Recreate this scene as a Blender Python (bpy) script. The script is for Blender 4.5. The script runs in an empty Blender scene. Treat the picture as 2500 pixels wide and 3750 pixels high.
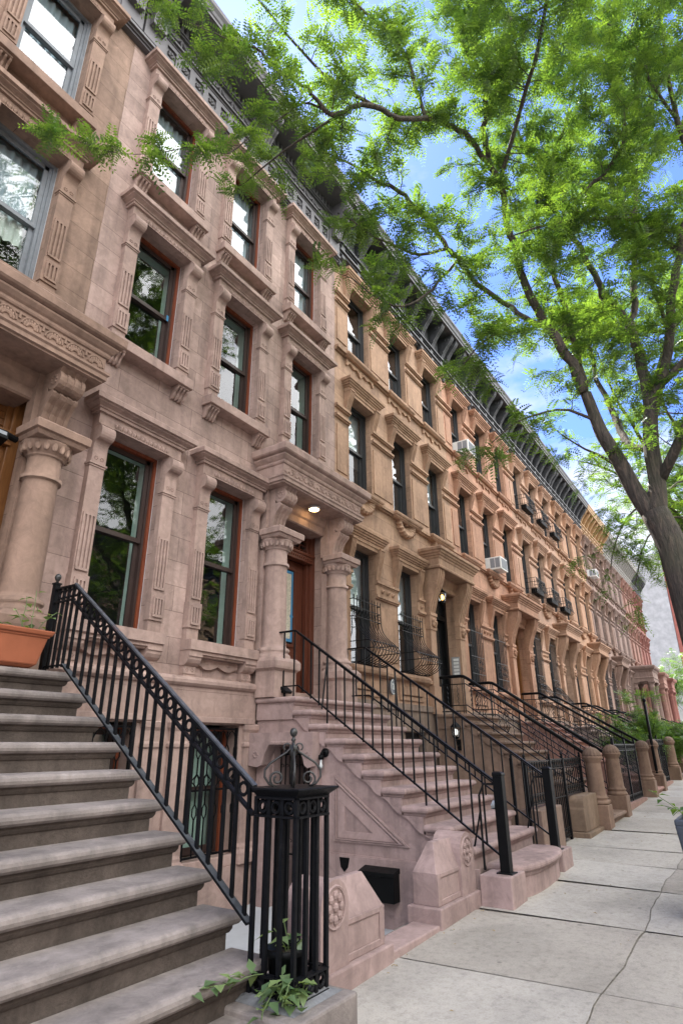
import bpy, bmesh, math, random
import numpy as np
from mathutils import Vector, Matrix
RAD = math.radians
PI = math.pi
random.seed(11)
rng = np.random.default_rng(5)
sc = bpy.context.scene
COL = sc.collection

# ------------------------------------------------------------------ camera
def cam_axes(yaw, pitch, roll):
    f = Vector((math.cos(pitch)*math.cos(yaw), math.cos(pitch)*math.sin(yaw), math.sin(pitch)))
    r = f.cross(Vector((0, 0, 1))).normalized()
    u = r.cross(f)
    c, s = math.cos(roll), math.sin(roll)
    return c*r+s*u, -s*r+c*u, f
_r, _u, _f = cam_axes(RAD(33.51205), RAD(21.40677), RAD(-0.29968))
cd = bpy.data.cameras.new('camera')
cam = bpy.data.objects.new('camera', cd)
COL.objects.link(cam)
cam.matrix_world = Matrix(((_r.x, _u.x, -_f.x, 0), (_r.y, _u.y, -_f.y, 0), (_r.z, _u.z, -_f.z, 1.70), (0, 0, 0, 1)))
cd.sensor_fit = 'HORIZONTAL'
cd.sensor_width = 36
cd.lens = 2188.40944/2500*36
cd.clip_start = 0.05
cd.clip_end = 2000
sc.camera = cam

# ------------------------------------------------------------------ light
SUN_EL, SUN_AZ = 57.5, 50.0           # azimuth from +X (along the street) towards +Y (the houses)
EXPOSURE = 1.82
SKY_STRENGTH = 0.15
SUN_STRENGTH = 5.0
def node(t, typ, ins=None, **attrs):
    n = t.nodes.new(typ)
    for k, v in attrs.items():
        setattr(n, k, v)
    for k, v in (ins or {}).items():
        s = n.inputs[k]
        if isinstance(v, bpy.types.NodeSocket):
            t.links.new(v, s)
        else:
            s.default_value = v
    return n
def mixc(t, fac, a, b, blend='MIX'):
    n = node(t, 'ShaderNodeMix', {0: fac, 6: a, 7: b}, data_type='RGBA', blend_type=blend)
    return n.outputs[2]
def ramp(t, fac, stops):
    n = node(t, 'ShaderNodeValToRGB', {'Fac': fac})
    e = n.color_ramp.elements
    while len(e) < len(stops):
        e.new(0.5)
    for q, (p, c) in zip(e, stops):
        q.position = p
        q.color = (c, c, c, 1) if not isinstance(c, tuple) else c
    return n.outputs['Color']
def maths(t, op, a, b=0.0, clamp=False):
    return node(t, 'ShaderNodeMath', {0: a, 1: b}, operation=op, use_clamp=clamp).outputs[0]

world = bpy.data.worlds.new('World')
sc.world = world
world.use_nodes = True
wt = world.node_tree
wt.nodes.clear()
sky = node(wt, 'ShaderNodeTexSky')
sky.sky_type = 'NISHITA'
sky.sun_disc = False
sky.sun_elevation = RAD(SUN_EL)
sky.sun_rotation = RAD(90-SUN_AZ)
sky.air_density = 1.0
sky.dust_density = 0.25
sky.ozone_density = 2.0
tc = node(wt, 'ShaderNodeTexCoord')
mp = node(wt, 'ShaderNodeMapping', {'Vector': tc.outputs['Generated'], 'Scale': (1, 1, 2.2), 'Location': (0.35, 0.1, 0.2)})
cn = node(wt, 'ShaderNodeTexNoise', {'Vector': mp.outputs[0], 'Scale': 3.2, 'Detail': 9, 'Roughness': 0.55})
sx = node(wt, 'ShaderNodeSeparateXYZ', {0: tc.outputs['Generated']})
low = ramp(wt, sx.outputs['Z'], [(0.0, 0.28), (0.30, 0.22), (0.45, 0.12), (0.62, 0.0)])
# unseen bright cloud bank added behind the camera as fill light for the facades
fill_cloud = ramp(wt, maths(wt, 'MULTIPLY', sx.outputs['Y'], -1.0), [(0.02, 0.0), (0.35, 0.30)])
cm = maths(wt, 'ADD', maths(wt, 'ADD', cn.outputs['Fac'], low), fill_cloud)
cmask = ramp(wt, cm, [(0.60, 0.0), (0.80, 1.0)])
ccol = mixc(wt, ramp(wt, fill_cloud, [(0.0, 0.0), (0.3, 1.0)]), (2.3, 2.4, 2.65, 1), ramp(wt, sx.outputs['Z'], [(0.1, (6.0, 6.0, 6.1, 1)), (0.75, (13.5, 13.3, 13.1, 1))]))
clear = mixc(wt, 1.0, sky.outputs['Color'], (0.36, 0.43, 0.74, 1), 'MULTIPLY')
skyc = mixc(wt, cmask, clear, ccol)
bg = node(wt, 'ShaderNodeBackground', {'Color': skyc, 'Strength': SKY_STRENGTH})
wo = node(wt, 'ShaderNodeOutputWorld', {'Surface': bg.outputs[0]})

sd = bpy.data.lights.new('sun', 'SUN')
sd.energy = SUN_STRENGTH
sd.angle = RAD(0.5)
sd.color = (1.0, 0.95, 0.87)
sun = bpy.data.objects.new('sun', sd)
COL.objects.link(sun)
sun_dir = Vector((math.cos(RAD(SUN_EL))*math.cos(RAD(SUN_AZ)), math.cos(RAD(SUN_EL))*math.sin(RAD(SUN_AZ)), math.sin(RAD(SUN_EL))))
sun.rotation_euler = sun_dir.to_track_quat('Z', 'Y').to_euler()
sun.location = sun_dir*60
vs = sc.view_settings
sc.display_settings.display_device = 'sRGB'
vs.view_transform = 'Standard'
vs.look = 'None'
vs.exposure = EXPOSURE
vs.gamma = 1
sc.render.engine = 'CYCLES'
sc.cycles.max_bounces = 6
sc.cycles.diffuse_bounces = 3
sc.cycles.glossy_bounces = 3
sc.cycles.transmission_bounces = 4
sc.cycles.transparent_max_bounces = 8
sc.cycles.caustics_reflective = False
sc.cycles.caustics_refractive = False
sc.cycles.use_denoising = True
sc.cycles.denoising_prefilter = 'NONE'
sc.cycles.use_adaptive_sampling = False

# ------------------------------------------------------------------ materials
def new_mat(name):
    m = bpy.data.materials.new(name)
    m.use_nodes = True
    t = m.node_tree
    return m, t, t.nodes['Principled BSDF'], t.nodes['Material Output']

def stone_mat(name, courses=False, bump=0.35, rough=0.86, mottle=0.5, speck=0.25, mul=None):
    """brownstone tinted by the object's own colour"""
    m, t, p, o = new_mat(name)
    tc = node(t, 'ShaderNodeTexCoord')
    oi = node(t, 'ShaderNodeObjectInfo')
    off = maths(t, 'MULTIPLY', oi.outputs['Random'], 53.0)
    vec = node(t, 'ShaderNodeVectorMath', {0: tc.outputs['Object'], 1: off}, operation='ADD').outputs[0]
    n1 = node(t, 'ShaderNodeTexNoise', {'Vector': vec, 'Scale': 1.1, 'Detail': 7, 'Roughness': 0.62, 'Distortion': 0.6}).outputs['Fac']
    n2 = node(t, 'ShaderNodeTexNoise', {'Vector': vec, 'Scale': 42, 'Detail': 4, 'Roughness': 0.7}).outputs['Fac']
    n3 = node(t, 'ShaderNodeTexNoise', {'Vector': vec, 'Scale': 7, 'Detail': 5, 'Roughness': 0.65, 'Distortion': 1.2}).outputs['Fac']
    sm = node(t, 'ShaderNodeMapping', {'Vector': vec, 'Scale': (5, 5, 0.35)})
    n4 = node(t, 'ShaderNodeTexNoise', {'Vector': sm.outputs[0], 'Scale': 1.6, 'Detail': 4}).outputs['Fac']
    c = oi.outputs['Color']
    a, b = 1-mottle*0.5, 1+mottle*0.5
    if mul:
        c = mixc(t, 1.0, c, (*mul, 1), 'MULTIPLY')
    c = mixc(t, 1.0, c, ramp(t, n1, [(0.3, a), (0.7, b)]), 'MULTIPLY')
    c = mixc(t, 1.0, c, ramp(t, n3, [(0.25, 0.80), (0.5, 1.0), (0.7, 1.16)]), 'MULTIPLY')
    c = mixc(t, 1.0, c, ramp(t, n4, [(0.28, 0.76), (0.5, 1.0), (0.7, 1.06)]), 'MULTIPLY')
    c = mixc(t, speck, c, ramp(t, n2, [(0.3, 0.55), (0.55, 1.0), (0.75, 1.25)]), 'MULTIPLY')
    h = maths(t, 'ADD', maths(t, 'MULTIPLY', n2, 0.35), n3)
    if courses:
        s = node(t, 'ShaderNodeSeparateXYZ', {0: tc.outputs['Object']})
        cv = node(t, 'ShaderNodeCombineXYZ', {0: s.outputs[0], 1: s.outputs[2], 2: 0.0})
        br = node(t, 'ShaderNodeTexBrick', {'Vector': cv.outputs[0], 'Color1': (0.85, 0.84, 0.84, 1), 'Color2': (1.11, 1.11, 1.11, 1), 'Mortar': (0.5, 0.48, 0.47, 1),
                  'Scale': 1.0, 'Mortar Size': 0.004, 'Mortar Smooth': 0.15, 'Brick Width': 1.25, 'Row Height': 0.335, 'Bias': 0.0}, offset=0.5)
        c = mixc(t, 1.0, c, br.outputs['Color'], 'MULTIPLY')
        h = maths(t, 'SUBTRACT', h, maths(t, 'MULTIPLY', br.outputs['Fac'], 1.4))
    bp = node(t, 'ShaderNodeBump', {'Height': h, 'Strength': bump, 'Distance': 0.012})
    t.links.new(c, p.inputs['Base Color'])
    t.links.new(bp.outputs[0], p.inputs['Normal'])
    p.inputs['Roughness'].default_value = rough
    p.inputs['Specular IOR Level'].default_value = 0.25
    return m

def plain_mat(name, col, rough=0.6, metal=0.0, var=0.25, scale=12, bump=0.0, spec=0.5, dirt=None):
    m, t, p, o = new_mat(name)
    tc = node(t, 'ShaderNodeTexCoord')
    oi = node(t, 'ShaderNodeObjectInfo')
    vec = node(t, 'ShaderNodeVectorMath', {0: tc.outputs['Object'], 1: maths(t, 'MULTIPLY', oi.outputs['Random'], 31.0)}, operation='ADD').outputs[0]
    n = node(t, 'ShaderNodeTexNoise', {'Vector': vec, 'Scale': scale, 'Detail': 6, 'Roughness': 0.65}).outputs['Fac']
    c = mixc(t, 1.0, (*col, 1), ramp(t, n, [(0.25, 1-var), (0.75, 1+var)]), 'MULTIPLY')
    if dirt:
        n2 = node(t, 'ShaderNodeTexNoise', {'Vector': vec, 'Scale': scale*0.4, 'Detail': 8, 'Roughness': 0.7}).outputs['Fac']
        c = mixc(t, ramp(t, n2, [(0.60, 0.0), (0.78, 0.85)]), c, (*dirt, 1))
    t.links.new(c, p.inputs['Base Color'])
    p.inputs['Roughness'].default_value = rough
    t.links.new(ramp(t, n, [(0.2, max(0.05, rough-0.12)), (0.8, min(1, rough+0.15))]), p.inputs['Roughness'])
    p.inputs['Metallic'].default_value = metal
    p.inputs['Specular IOR Level'].default_value = spec
    if bump:
        bp = node(t, 'ShaderNodeBump', {'Height': n, 'Strength': bump, 'Distance': 0.01})
        t.links.new(bp.outputs[0], p.inputs['Normal'])
    return m

def wood_mat(name, c1, c2):
    m, t, p, o = new_mat(name)
    tc = node(t, 'ShaderNodeTexCoord')
    mp = node(t, 'ShaderNodeMapping', {'Vector': tc.outputs['Object'], 'Scale': (14, 14, 1.1)})
    n = node(t, 'ShaderNodeTexNoise', {'Vector': mp.outputs[0], 'Scale': 2.5, 'Detail': 6, 'Roughness': 0.6, 'Distortion': 0.8}).outputs['Fac']
    c = ramp(t, n, [(0.3, (*c1, 1)), (0.7, (*c2, 1))])
    t.links.new(c, p.inputs['Base Color'])
    p.inputs['Roughness'].default_value = 0.42
    bp = node(t, 'ShaderNodeBump', {'Height': n, 'Strength': 0.12, 'Distance': 0.005})
    t.links.new(bp.outputs[0], p.inputs['Normal'])
    return m

def glass_mat(name, tint=(0.78, 0.86, 0.83), refl=0.13, wav=0.05, dark=0.0):
    """window pane: a wavy mirror-like coat over a see-through tinted sheet"""
    m, t, p, o = new_mat(name)
    t.nodes.remove(p)
    tc = node(t, 'ShaderNodeTexCoord')
    oi = node(t, 'ShaderNodeObjectInfo')
    vec = node(t, 'ShaderNodeVectorMath', {0: tc.outputs['Object'], 1: maths(t, 'MULTIPLY', oi.outputs['Random'], 31.0)}, operation='ADD').outputs[0]
    n = node(t, 'ShaderNodeTexNoise', {'Vector': vec, 'Scale': 2.2, 'Detail': 2}).outputs['Fac']
    bp = node(t, 'ShaderNodeBump', {'Height': n, 'Strength': wav, 'Distance': 0.05})
    gl = node(t, 'ShaderNodeBsdfGlossy', {'Color': (0.95, 0.97, 1, 1), 'Roughness': 0.015, 'Normal': bp.outputs[0]})
    tr = node(t, 'ShaderNodeBsdfTransparent', {'Color': (*tint, 1)})
    base = tr.outputs[0]
    if dark:
        df = node(t, 'ShaderNodeBsdfDiffuse', {'Color': (0.03, 0.033, 0.036, 1)})
        base = node(t, 'ShaderNodeMixShader', {0: dark, 1: base, 2: df.outputs[0]}).outputs[0]
    ge = node(t, 'ShaderNodeNewGeometry')
    dt = node(t, 'ShaderNodeVectorMath', {0: ge.outputs['Incoming'], 1: ge.outputs['Normal']}, operation='DOT_PRODUCT').outputs['Value']
    om = maths(t, 'SUBTRACT', 1.0, maths(t, 'ABSOLUTE', dt), True)
    fac = maths(t, 'ADD', maths(t, 'MULTIPLY', maths(t, 'POWER', om, 4.0), 0.9), refl, True)
    mx = node(t, 'ShaderNodeMixShader', {0: fac, 1: base, 2: gl.outputs[0]})
    t.links.new(mx.outputs[0], o.inputs['Surface'])
    return m

def leaf_mat(name, dark, light, transl=0.5):
    m, t, p, o = new_mat(name)
    t.nodes.remove(p)
    at = node(t, 'ShaderNodeAttribute', attribute_name='tint')
    c = mixc(t, at.outputs['Fac'], (*dark, 1), (*light, 1))
    tcol = mixc(t, 1.0, c, (1.55, 1.5, 0.7, 1), 'MULTIPLY')
    d = node(t, 'ShaderNodeBsdfDiffuse', {'Color': c})
    tl = node(t, 'ShaderNodeBsdfTranslucent', {'Color': tcol})
    mx = node(t, 'ShaderNodeMixShader', {0: transl, 1: d.outputs[0], 2: tl.outputs[0]})
    gl = node(t, 'ShaderNodeBsdfGlossy', {'Color': (0.9, 0.95, 1, 1), 'Roughness': 0.38})
    mx2 = node(t, 'ShaderNodeMixShader', {0: 0.05, 1: mx.outputs[0], 2: gl.outputs[0]})
    t.links.new(mx2.outputs[0], o.inputs['Surface'])
    return m

def emit_mat(name, col, s):
    m, t, p, o = new_mat(name)
    p.inputs['Base Color'].default_value = (*col, 1)
    p.inputs['Emission Color'].default_value = (*col, 1)
    p.inputs['Emission Strength'].default_value = s
    return m

def slab_mat(name):
    m, t, p, o = new_mat(name)
    tc = node(t, 'ShaderNodeTexCoord')
    at = node(t, 'ShaderNodeAttribute', attribute_name='tint')
    v = tc.outputs['Object']
    n1 = node(t, 'ShaderNodeTexNoise', {'Vector': v, 'Scale': 0.9, 'Detail': 8, 'Roughness': 0.62, 'Distortion': 0.5}).outputs['Fac']
    n2 = node(t, 'ShaderNodeTexNoise', {'Vector': v, 'Scale': 70, 'Detail': 4, 'Roughness': 0.75}).outputs['Fac']
    n3 = node(t, 'ShaderNodeTexNoise', {'Vector': v, 'Scale': 16, 'Detail': 6, 'Roughness': 0.7}).outputs['Fac']
    c = mixc(t, at.outputs['Fac'], (0.33, 0.30, 0.26, 1), (0.43, 0.405, 0.365, 1))
    c = mixc(t, 1.0, c, ramp(t, n1, [(0.25, 0.7), (0.5, 0.98), (0.75, 1.16)]), 'MULTIPLY')
    vo = node(t, 'ShaderNodeTexVoronoi', {'Vector': v, 'Scale': 3.2, 'Randomness': 1.0})
    c = mixc(t, ramp(t, vo.outputs['Distance'], [(0.045, 0.55), (0.07, 0.0)]), c, (0.12, 0.11, 0.10, 1))
    c = mixc(t, 1.0, c, ramp(t, n3, [(0.28, 0.74), (0.5, 1.0), (0.75, 1.08)]), 'MULTIPLY')
    c = mixc(t, 0.28, c, ramp(t, n2, [(0.32, 0.45), (0.5, 1.0), (0.7, 1.25)]), 'MULTIPLY')
    t.links.new(c, p.inputs['Base Color'])
    bp = node(t, 'ShaderNodeBump', {'Height': maths(t, 'ADD', n2, maths(t, 'MULTIPLY', n3, 0.8)), 'Strength': 0.35, 'Distance': 0.006})
    t.links.new(bp.outputs[0], p.inputs['Normal'])
    p.inputs['Roughness'].default_value = 0.9
    p.inputs['Specular IOR Level'].default_value = 0.2
    return m

def paper_mat(name, col=(0.62, 0.6, 0.5)):
    m, t, p, o = new_mat(name)
    tc = node(t, 'ShaderNodeTexCoord')
    s = node(t, 'ShaderNodeSeparateXYZ', {0: tc.outputs['Object']})
    w = maths(t, 'FRACT', maths(t, 'MULTIPLY', s.outputs[2], 42.0))
    nn = node(t, 'ShaderNodeTexNoise', {'Vector': tc.outputs['Object'], 'Scale': 26, 'Detail': 3}).outputs['Fac']
    lin = maths(t, 'MULTIPLY', maths(t, 'GREATER_THAN', w, 0.62), maths(t, 'GREATER_THAN', nn, 0.47))
    c = mixc(t, maths(t, 'MULTIPLY', lin, 0.5), (*col, 1), (0.12, 0.13, 0.14, 1))
    t.links.new(c, p.inputs['Base Color'])
    p.inputs['Roughness'].default_value = 0.8
    return m

def bark_mat(name, c1=(0.075, 0.062, 0.052), c2=(0.17, 0.125, 0.095)):
    m, t, p, o = new_mat(name)
    tc = node(t, 'ShaderNodeTexCoord')
    mp = node(t, 'ShaderNodeMapping', {'Vector': tc.outputs['Object'], 'Scale': (9, 9, 1.6)})
    n = node(t, 'ShaderNodeTexNoise', {'Vector': mp.outputs[0], 'Scale': 2.6, 'Detail': 7, 'Roughness': 0.65, 'Distortion': 0.7}).outputs['Fac']
    n2 = node(t, 'ShaderNodeTexNoise', {'Vector': tc.outputs['Object'], 'Scale': 2.2, 'Detail': 3}).outputs['Fac']
    c = ramp(t, n, [(0.32, (c1[0]*0.45, c1[1]*0.45, c1[2]*0.45, 1)), (0.5, (*c1, 1)), (0.7, (*c2, 1))])
    c = mixc(t, ramp(t, n2, [(0.45, 0.0), (0.65, 0.35)]), c, (0.085, 0.09, 0.05, 1))
    t.links.new(c, p.inputs['Base Color'])
    bp = node(t, 'ShaderNodeBump', {'Height': n, 'Strength': 0.9, 'Distance': 0.05})
    t.links.new(bp.outputs[0], p.inputs['Normal'])
    p.inputs['Roughness'].default_value = 0.9
    return m

WALL = stone_mat('brownstone_ashlar', True, 0.3, 0.86, 0.6, 0.10)
TRIM = stone_mat('brownstone_dressed', False, 0.22, 0.86, 0.45, 0.10)
STEP = stone_mat('brownstone_worn', False, 0.5, 0.8, 0.6, 0.25)
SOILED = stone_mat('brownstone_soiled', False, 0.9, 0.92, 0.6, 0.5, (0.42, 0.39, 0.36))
IRON = plain_mat('black_iron', (0.006, 0.0065, 0.0075), 0.36, 0.0, 0.4, 30, 0.25, 0.11)
IRON_OLD = plain_mat('weathered_iron', (0.006, 0.0065, 0.008), 0.42, 0.0, 0.4, 26, 0.35, 0.12, (0.035, 0.031, 0.030))
IRON_WORN = plain_mat('worn_handrail_paint', (0.06, 0.065, 0.075), 0.4, 0.0, 0.5, 20, 0.3, 0.5, (0.26, 0.10, 0.085))
IRON_DUSTY = plain_mat('dusty_iron', (0.055, 0.06, 0.065), 0.7, 0.0, 0.5, 16, 0.3, 0.2)
STEEL = plain_mat('worn_steel', (0.05, 0.05, 0.048), 0.4, 0.5, 0.35, 40, 0.1)
SASH = plain_mat('dark_brown_sash', (0.035, 0.020, 0.017), 0.5, 0, 0.2)
SASHB = plain_mat('dark_grey_sash', (0.03, 0.032, 0.036), 0.5, 0, 0.2)
GREYWOOD = plain_mat('grey_painted_sash', (0.17, 0.19, 0.21), 0.6, 0, 0.25, 8, 0.1)
REDWOOD = wood_mat('red_stained_wood', (0.12, 0.028, 0.012), (0.23, 0.062, 0.026))
DOORWOOD = wood_mat('brown_door_wood', (0.075, 0.022, 0.012), (0.14, 0.042, 0.022))
OAK = wood_mat('oak_door_wood', (0.12, 0.045, 0.012), (0.23, 0.10, 0.03))
CAULK = plain_mat('pale_caulk', (0.45, 0.46, 0.48), 0.8)
GLASS = glass_mat('window_glass', refl=0.085)
GLASS_TOP = glass_mat('window_glass_bright', (0.6, 0.7, 0.75), 0.13, 0.06)
SCREEN = glass_mat('screened_glass', (0.5, 0.52, 0.55), 0.05, 0.05, 0.6)
ROOM = plain_mat('pale_room_wall', (0.62, 0.78, 0.72), 0.9, 0, 0.1)
BLIND = plain_mat('pale_green_blind', (0.55, 0.68, 0.62), 0.9, 0, 0.1)
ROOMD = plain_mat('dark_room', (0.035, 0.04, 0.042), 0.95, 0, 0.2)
CURTAIN = plain_mat('sheer_curtain', (0.72, 0.72, 0.7), 0.95, 0, 0.12, 3)
ZINC = plain_mat('grey_painted_metal', (0.095, 0.092, 0.10), 0.55, 0, 0.2, 5, 0.1)
DARKMETAL = plain_mat('dark_painted_cornice', (0.055, 0.058, 0.066), 0.5, 0, 0.5, 5, 0.2, 0.5, (0.17, 0.165, 0.16))
SLAB = slab_mat('concrete_pavement')
JOINT = plain_mat('pavement_joint_grit', (0.20, 0.18, 0.15), 0.95, 0, 0.5, 30, 0.4)
DIRT = plain_mat('joint_dirt', (0.06, 0.055, 0.045), 0.95, 0, 0.4, 25, 0.4)
ASPHALT = plain_mat('asphalt', (0.06, 0.06, 0.06), 0.9, 0, 0.25, 40, 0.3)
KERBSTONE = plain_mat('granite_kerb', (0.3, 0.3, 0.29), 0.85, 0, 0.25, 30, 0.2)
GREYFLOOR = plain_mat('grey_painted_floor', (0.42, 0.44, 0.46), 0.7, 0, 0.1, 6)
WHITE = plain_mat('white_plastic', (0.72, 0.73, 0.72), 0.45, 0, 0.08)
BLACKP = plain_mat('black_plastic', (0.005, 0.0055, 0.006), 0.4, 0, 0.2, 12, 0.0, 0.11)
GREYP = plain_mat('grey_plastic', (0.22, 0.24, 0.27), 0.5, 0, 0.1)
TERRA = plain_mat('terracotta_plastic', (0.33, 0.105, 0.05), 0.6, 0, 0.16, 7, 0.05, 0.4)
BLUETAPE = plain_mat('blue_tape', (0.05, 0.22, 0.42), 0.7, 0, 0.15)
PAPER = paper_mat('printed_notice')
BARK = bark_mat('locust_bark')
LEAF = leaf_mat('locust_leaf', (0.055, 0.12, 0.026), (0.16, 0.26, 0.045), 0.55)
LEAFB = leaf_mat('pale_green_leaf', (0.05, 0.12, 0.02), (0.16, 0.27, 0.05), 0.5)
VINE = leaf_mat('vine_leaf', (0.09, 0.16, 0.075), (0.24, 0.33, 0.13), 0.35)
DRY = plain_mat('fallen_leaf', (0.3, 0.22, 0.1), 0.9, 0, 0.5)
SOIL = plain_mat('potting_soil', (0.03, 0.02, 0.014), 0.95, 0, 0.5, 40, 0.6)
WARM = emit_mat('warm_lamp', (1.0, 0.62, 0.25), 9.0)
WARM2 = emit_mat('warm_lantern_glow', (1.0, 0.5, 0.12), 2.2)
COOL = emit_mat('white_bulb_glow', (1.0, 0.97, 0.9), 0.4)
CLEAR = glass_mat('lamp_glass', (0.9, 0.92, 0.92), 0.08, 0.0)
PAINTEDBRICK = plain_mat('white_painted_brick', (0.46, 0.45, 0.43), 0.9, 0, 0.25, 1.6, 0.3, 0.3, (0.28, 0.24, 0.22))
ENAMEL = plain_mat('oval_plaque_enamel', (0.09, 0.1, 0.12), 0.4, 0, 0.1)

# ------------------------------------------------------------------ mesh builder
class MB:
    def __init__(s):
        s.v, s.f, s.mi, s.sm = [], [], [], []
        s.m, s.smooth = 0, False
    def add(s, vs, fs):
        o = len(s.v)
        s.v.extend(vs)
        for f in fs:
            s.f.append([i+o for i in f]); s.mi.append(s.m); s.sm.append(s.smooth)
    def box(s, x0, x1, y0, y1, z0, z1):
        s.add([(x0, y0, z0), (x1, y0, z0), (x1, y1, z0), (x0, y1, z0), (x0, y0, z1), (x1, y0, z1), (x1, y1, z1), (x0, y1, z1)],
              [(3, 2, 1, 0), (4, 5, 6, 7), (0, 1, 5, 4), (1, 2, 6, 5), (2, 3, 7, 6), (3, 0, 4, 7)])
    def prism(s, poly, axis, a, b):
        """polygon extruded along an axis; poly in the other two axes in x,y,z order"""
        n = len(poly)
        def P(u, v, w):
            return {'x': (w, u, v), 'y': (u, w, v), 'z': (u, v, w)}[axis]
        vs = [P(u, v, a) for u, v in poly]+[P(u, v, b) for u, v in poly]
        fs = [tuple(range(n)), tuple(range(2*n-1, n-1, -1))]+[(i, i+n, (i+1) % n+n, (i+1) % n) for i in range(n)]
        s.add(vs, fs)
    def ubox(s, x0, x1, yf, yw, prof):
        """moulding run round left side, front and right side; prof = (outward, z) from the bottom up"""
        vs, fs = [], []
        for d, z in prof:
            vs += [(x0-d, yw, z), (x0-d, yf-d, z), (x1+d, yf-d, z), (x1+d, yw, z)]
        for i in range(len(prof)-1):
            a = 4*i
            for k in range(3):
                fs.append((a+k, a+k+1, a+k+5, a+k+4))
        n = 4*(len(prof)-1)
        fs += [(3, 2, 1, 0), (n, n+1, n+2, n+3)]
        s.add(vs, fs)
    def lathe(s, c, prof, n=16, ribs=0, amp=0.0, a0=0.0, a1=2*PI):
        full = abs(a1-a0-2*PI) < 1e-6
        m = n if full else n+1
        vs, fs = [], []
        for r, z in prof:
            for i in range(m):
                a = a0+(a1-a0)*i/n
                k = 1-amp*(1-abs(math.sin(ribs*a/2))) if ribs else 1
                vs.append((c[0]+r*k*math.cos(a), c[1]+r*k*math.sin(a), c[2]+z))
        for j in range(len(prof)-1):
            for i in range(n):
                k = (i+1) % m if full else i+1
                fs.append((j*m+i, j*m+k, (j+1)*m+k, (j+1)*m+i))
        if full:
            fs.append(tuple(range(m-1, -1, -1)))
            e = (len(prof)-1)*m
            fs.append(tuple(range(e, e+m)))
        s.add(vs, fs)
    def tube(s, pts, r, n=6, caps=True):
        pts = [Vector(p) for p in pts]
        rs = r if isinstance(r, (list, tuple)) else [r]*len(pts)
        vs, fs = [], []
        t0 = (pts[1]-pts[0]).normalized()
        up = Vector((0, 0, 1)) if abs(t0.z) < 0.9 else Vector((1, 0, 0))
        x = t0.cross(up).normalized()
        for i, p in enumerate(pts):
            t = (pts[min(i+1, len(pts)-1)]-pts[max(i-1, 0)]).normalized()
            x = (x-t*x.dot(t)).normalized()
            y = t.cross(x)
            for k in range(n):
                a = 2*PI*(k+0.5)/n
                q = p+(x*math.cos(a)+y*math.sin(a))*rs[i]
                vs.append((q.x, q.y, q.z))
        for i in range(len(pts)-1):
            for k in range(n):
                fs.append((i*n+k, i*n+(k+1) % n, (i+1)*n+(k+1) % n, (i+1)*n+k))
        if caps:
            fs.append(tuple(range(n-1, -1, -1)))
            e = (len(pts)-1)*n
            fs.append(tuple(range(e, e+n)))
        s.add(vs, fs)
    def bar(s, p, q, w, h=None):
        """rectangular bar from p to q, w sideways, h upwards"""
        p, q = Vector(p), Vector(q)
        h = h or w
        t = (q-p).normalized()
        up = Vector((0, 0, 1)) if abs(t.z) < 0.95 else Vector((0, 1, 0))
        x = t.cross(up).normalized()*w/2
        y = x.cross(t).normalized()*h/2
        vs = [tuple(o+a*x+b*y) for o in (p, q) for a, b in ((-1, -1), (1, -1), (1, 1), (-1, 1))]
        s.add(vs, [(3, 2, 1, 0), (4, 5, 6, 7), (0, 1, 5, 4), (1, 2, 6, 5), (2, 3, 7, 6), (3, 0, 4, 7)])
    def ring(s, c, R, r, axis='x', n=14, m=5):
        vs, fs = [], []
        for i in range(n):
            a = 2*PI*i/n
            for k in range(m):
                b = 2*PI*k/m
                u, v, w = (R+r*math.cos(b))*math.cos(a), (R+r*math.cos(b))*math.sin(a), r*math.sin(b)
                vs.append({'x': (c[0]+w, c[1]+u, c[2]+v), 'y': (c[0]+u, c[1]+w, c[2]+v), 'z': (c[0]+u, c[1]+v, c[2]+w)}[axis])
        for i in range(n):
            for k in range(m):
                fs.append((i*m+k, ((i+1) % n)*m+k, ((i+1) % n)*m+(k+1) % m, i*m+(k+1) % m))
        s.add(vs, fs)
    def blob(s, c, rx, ry, rz, n=8, m=5):
        prof = [(math.sin(PI*j/m), -math.cos(PI*j/m)) for j in range(m+1)]
        vs, fs = [], []
        for r, z in prof:
            for i in range(n):
                a = 2*PI*i/n
                vs.append((c[0]+rx*r*math.cos(a), c[1]+ry*r*math.sin(a), c[2]+rz*z))
        for j in range(m):
            for i in range(n):
                fs.append((j*n+i, j*n+(i+1) % n, (j+1)*n+(i+1) % n, (j+1)*n+i))
        s.add(vs, fs)
    def build(s, name, mats, parent=None, loc=(0, 0, 0), col=None, bev=0.0, fix=True):
        me = bpy.data.meshes.new(name)
        me.from_pydata([tuple(v) for v in s.v], [], s.f)
        mats = mats if isinstance(mats, (list, tuple)) else [mats]
        for m in mats:
            me.materials.append(m)
        me.polygons.foreach_set('material_index', s.mi)
        me.polygons.foreach_set('use_smooth', s.sm)
        if fix:
            b = bmesh.new()
            b.from_mesh(me)
            bmesh.ops.recalc_face_normals(b, faces=b.faces)
            b.to_mesh(me)
            b.free()
        me.update()
        return obj(name, me, parent, loc, col, bev)

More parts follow.
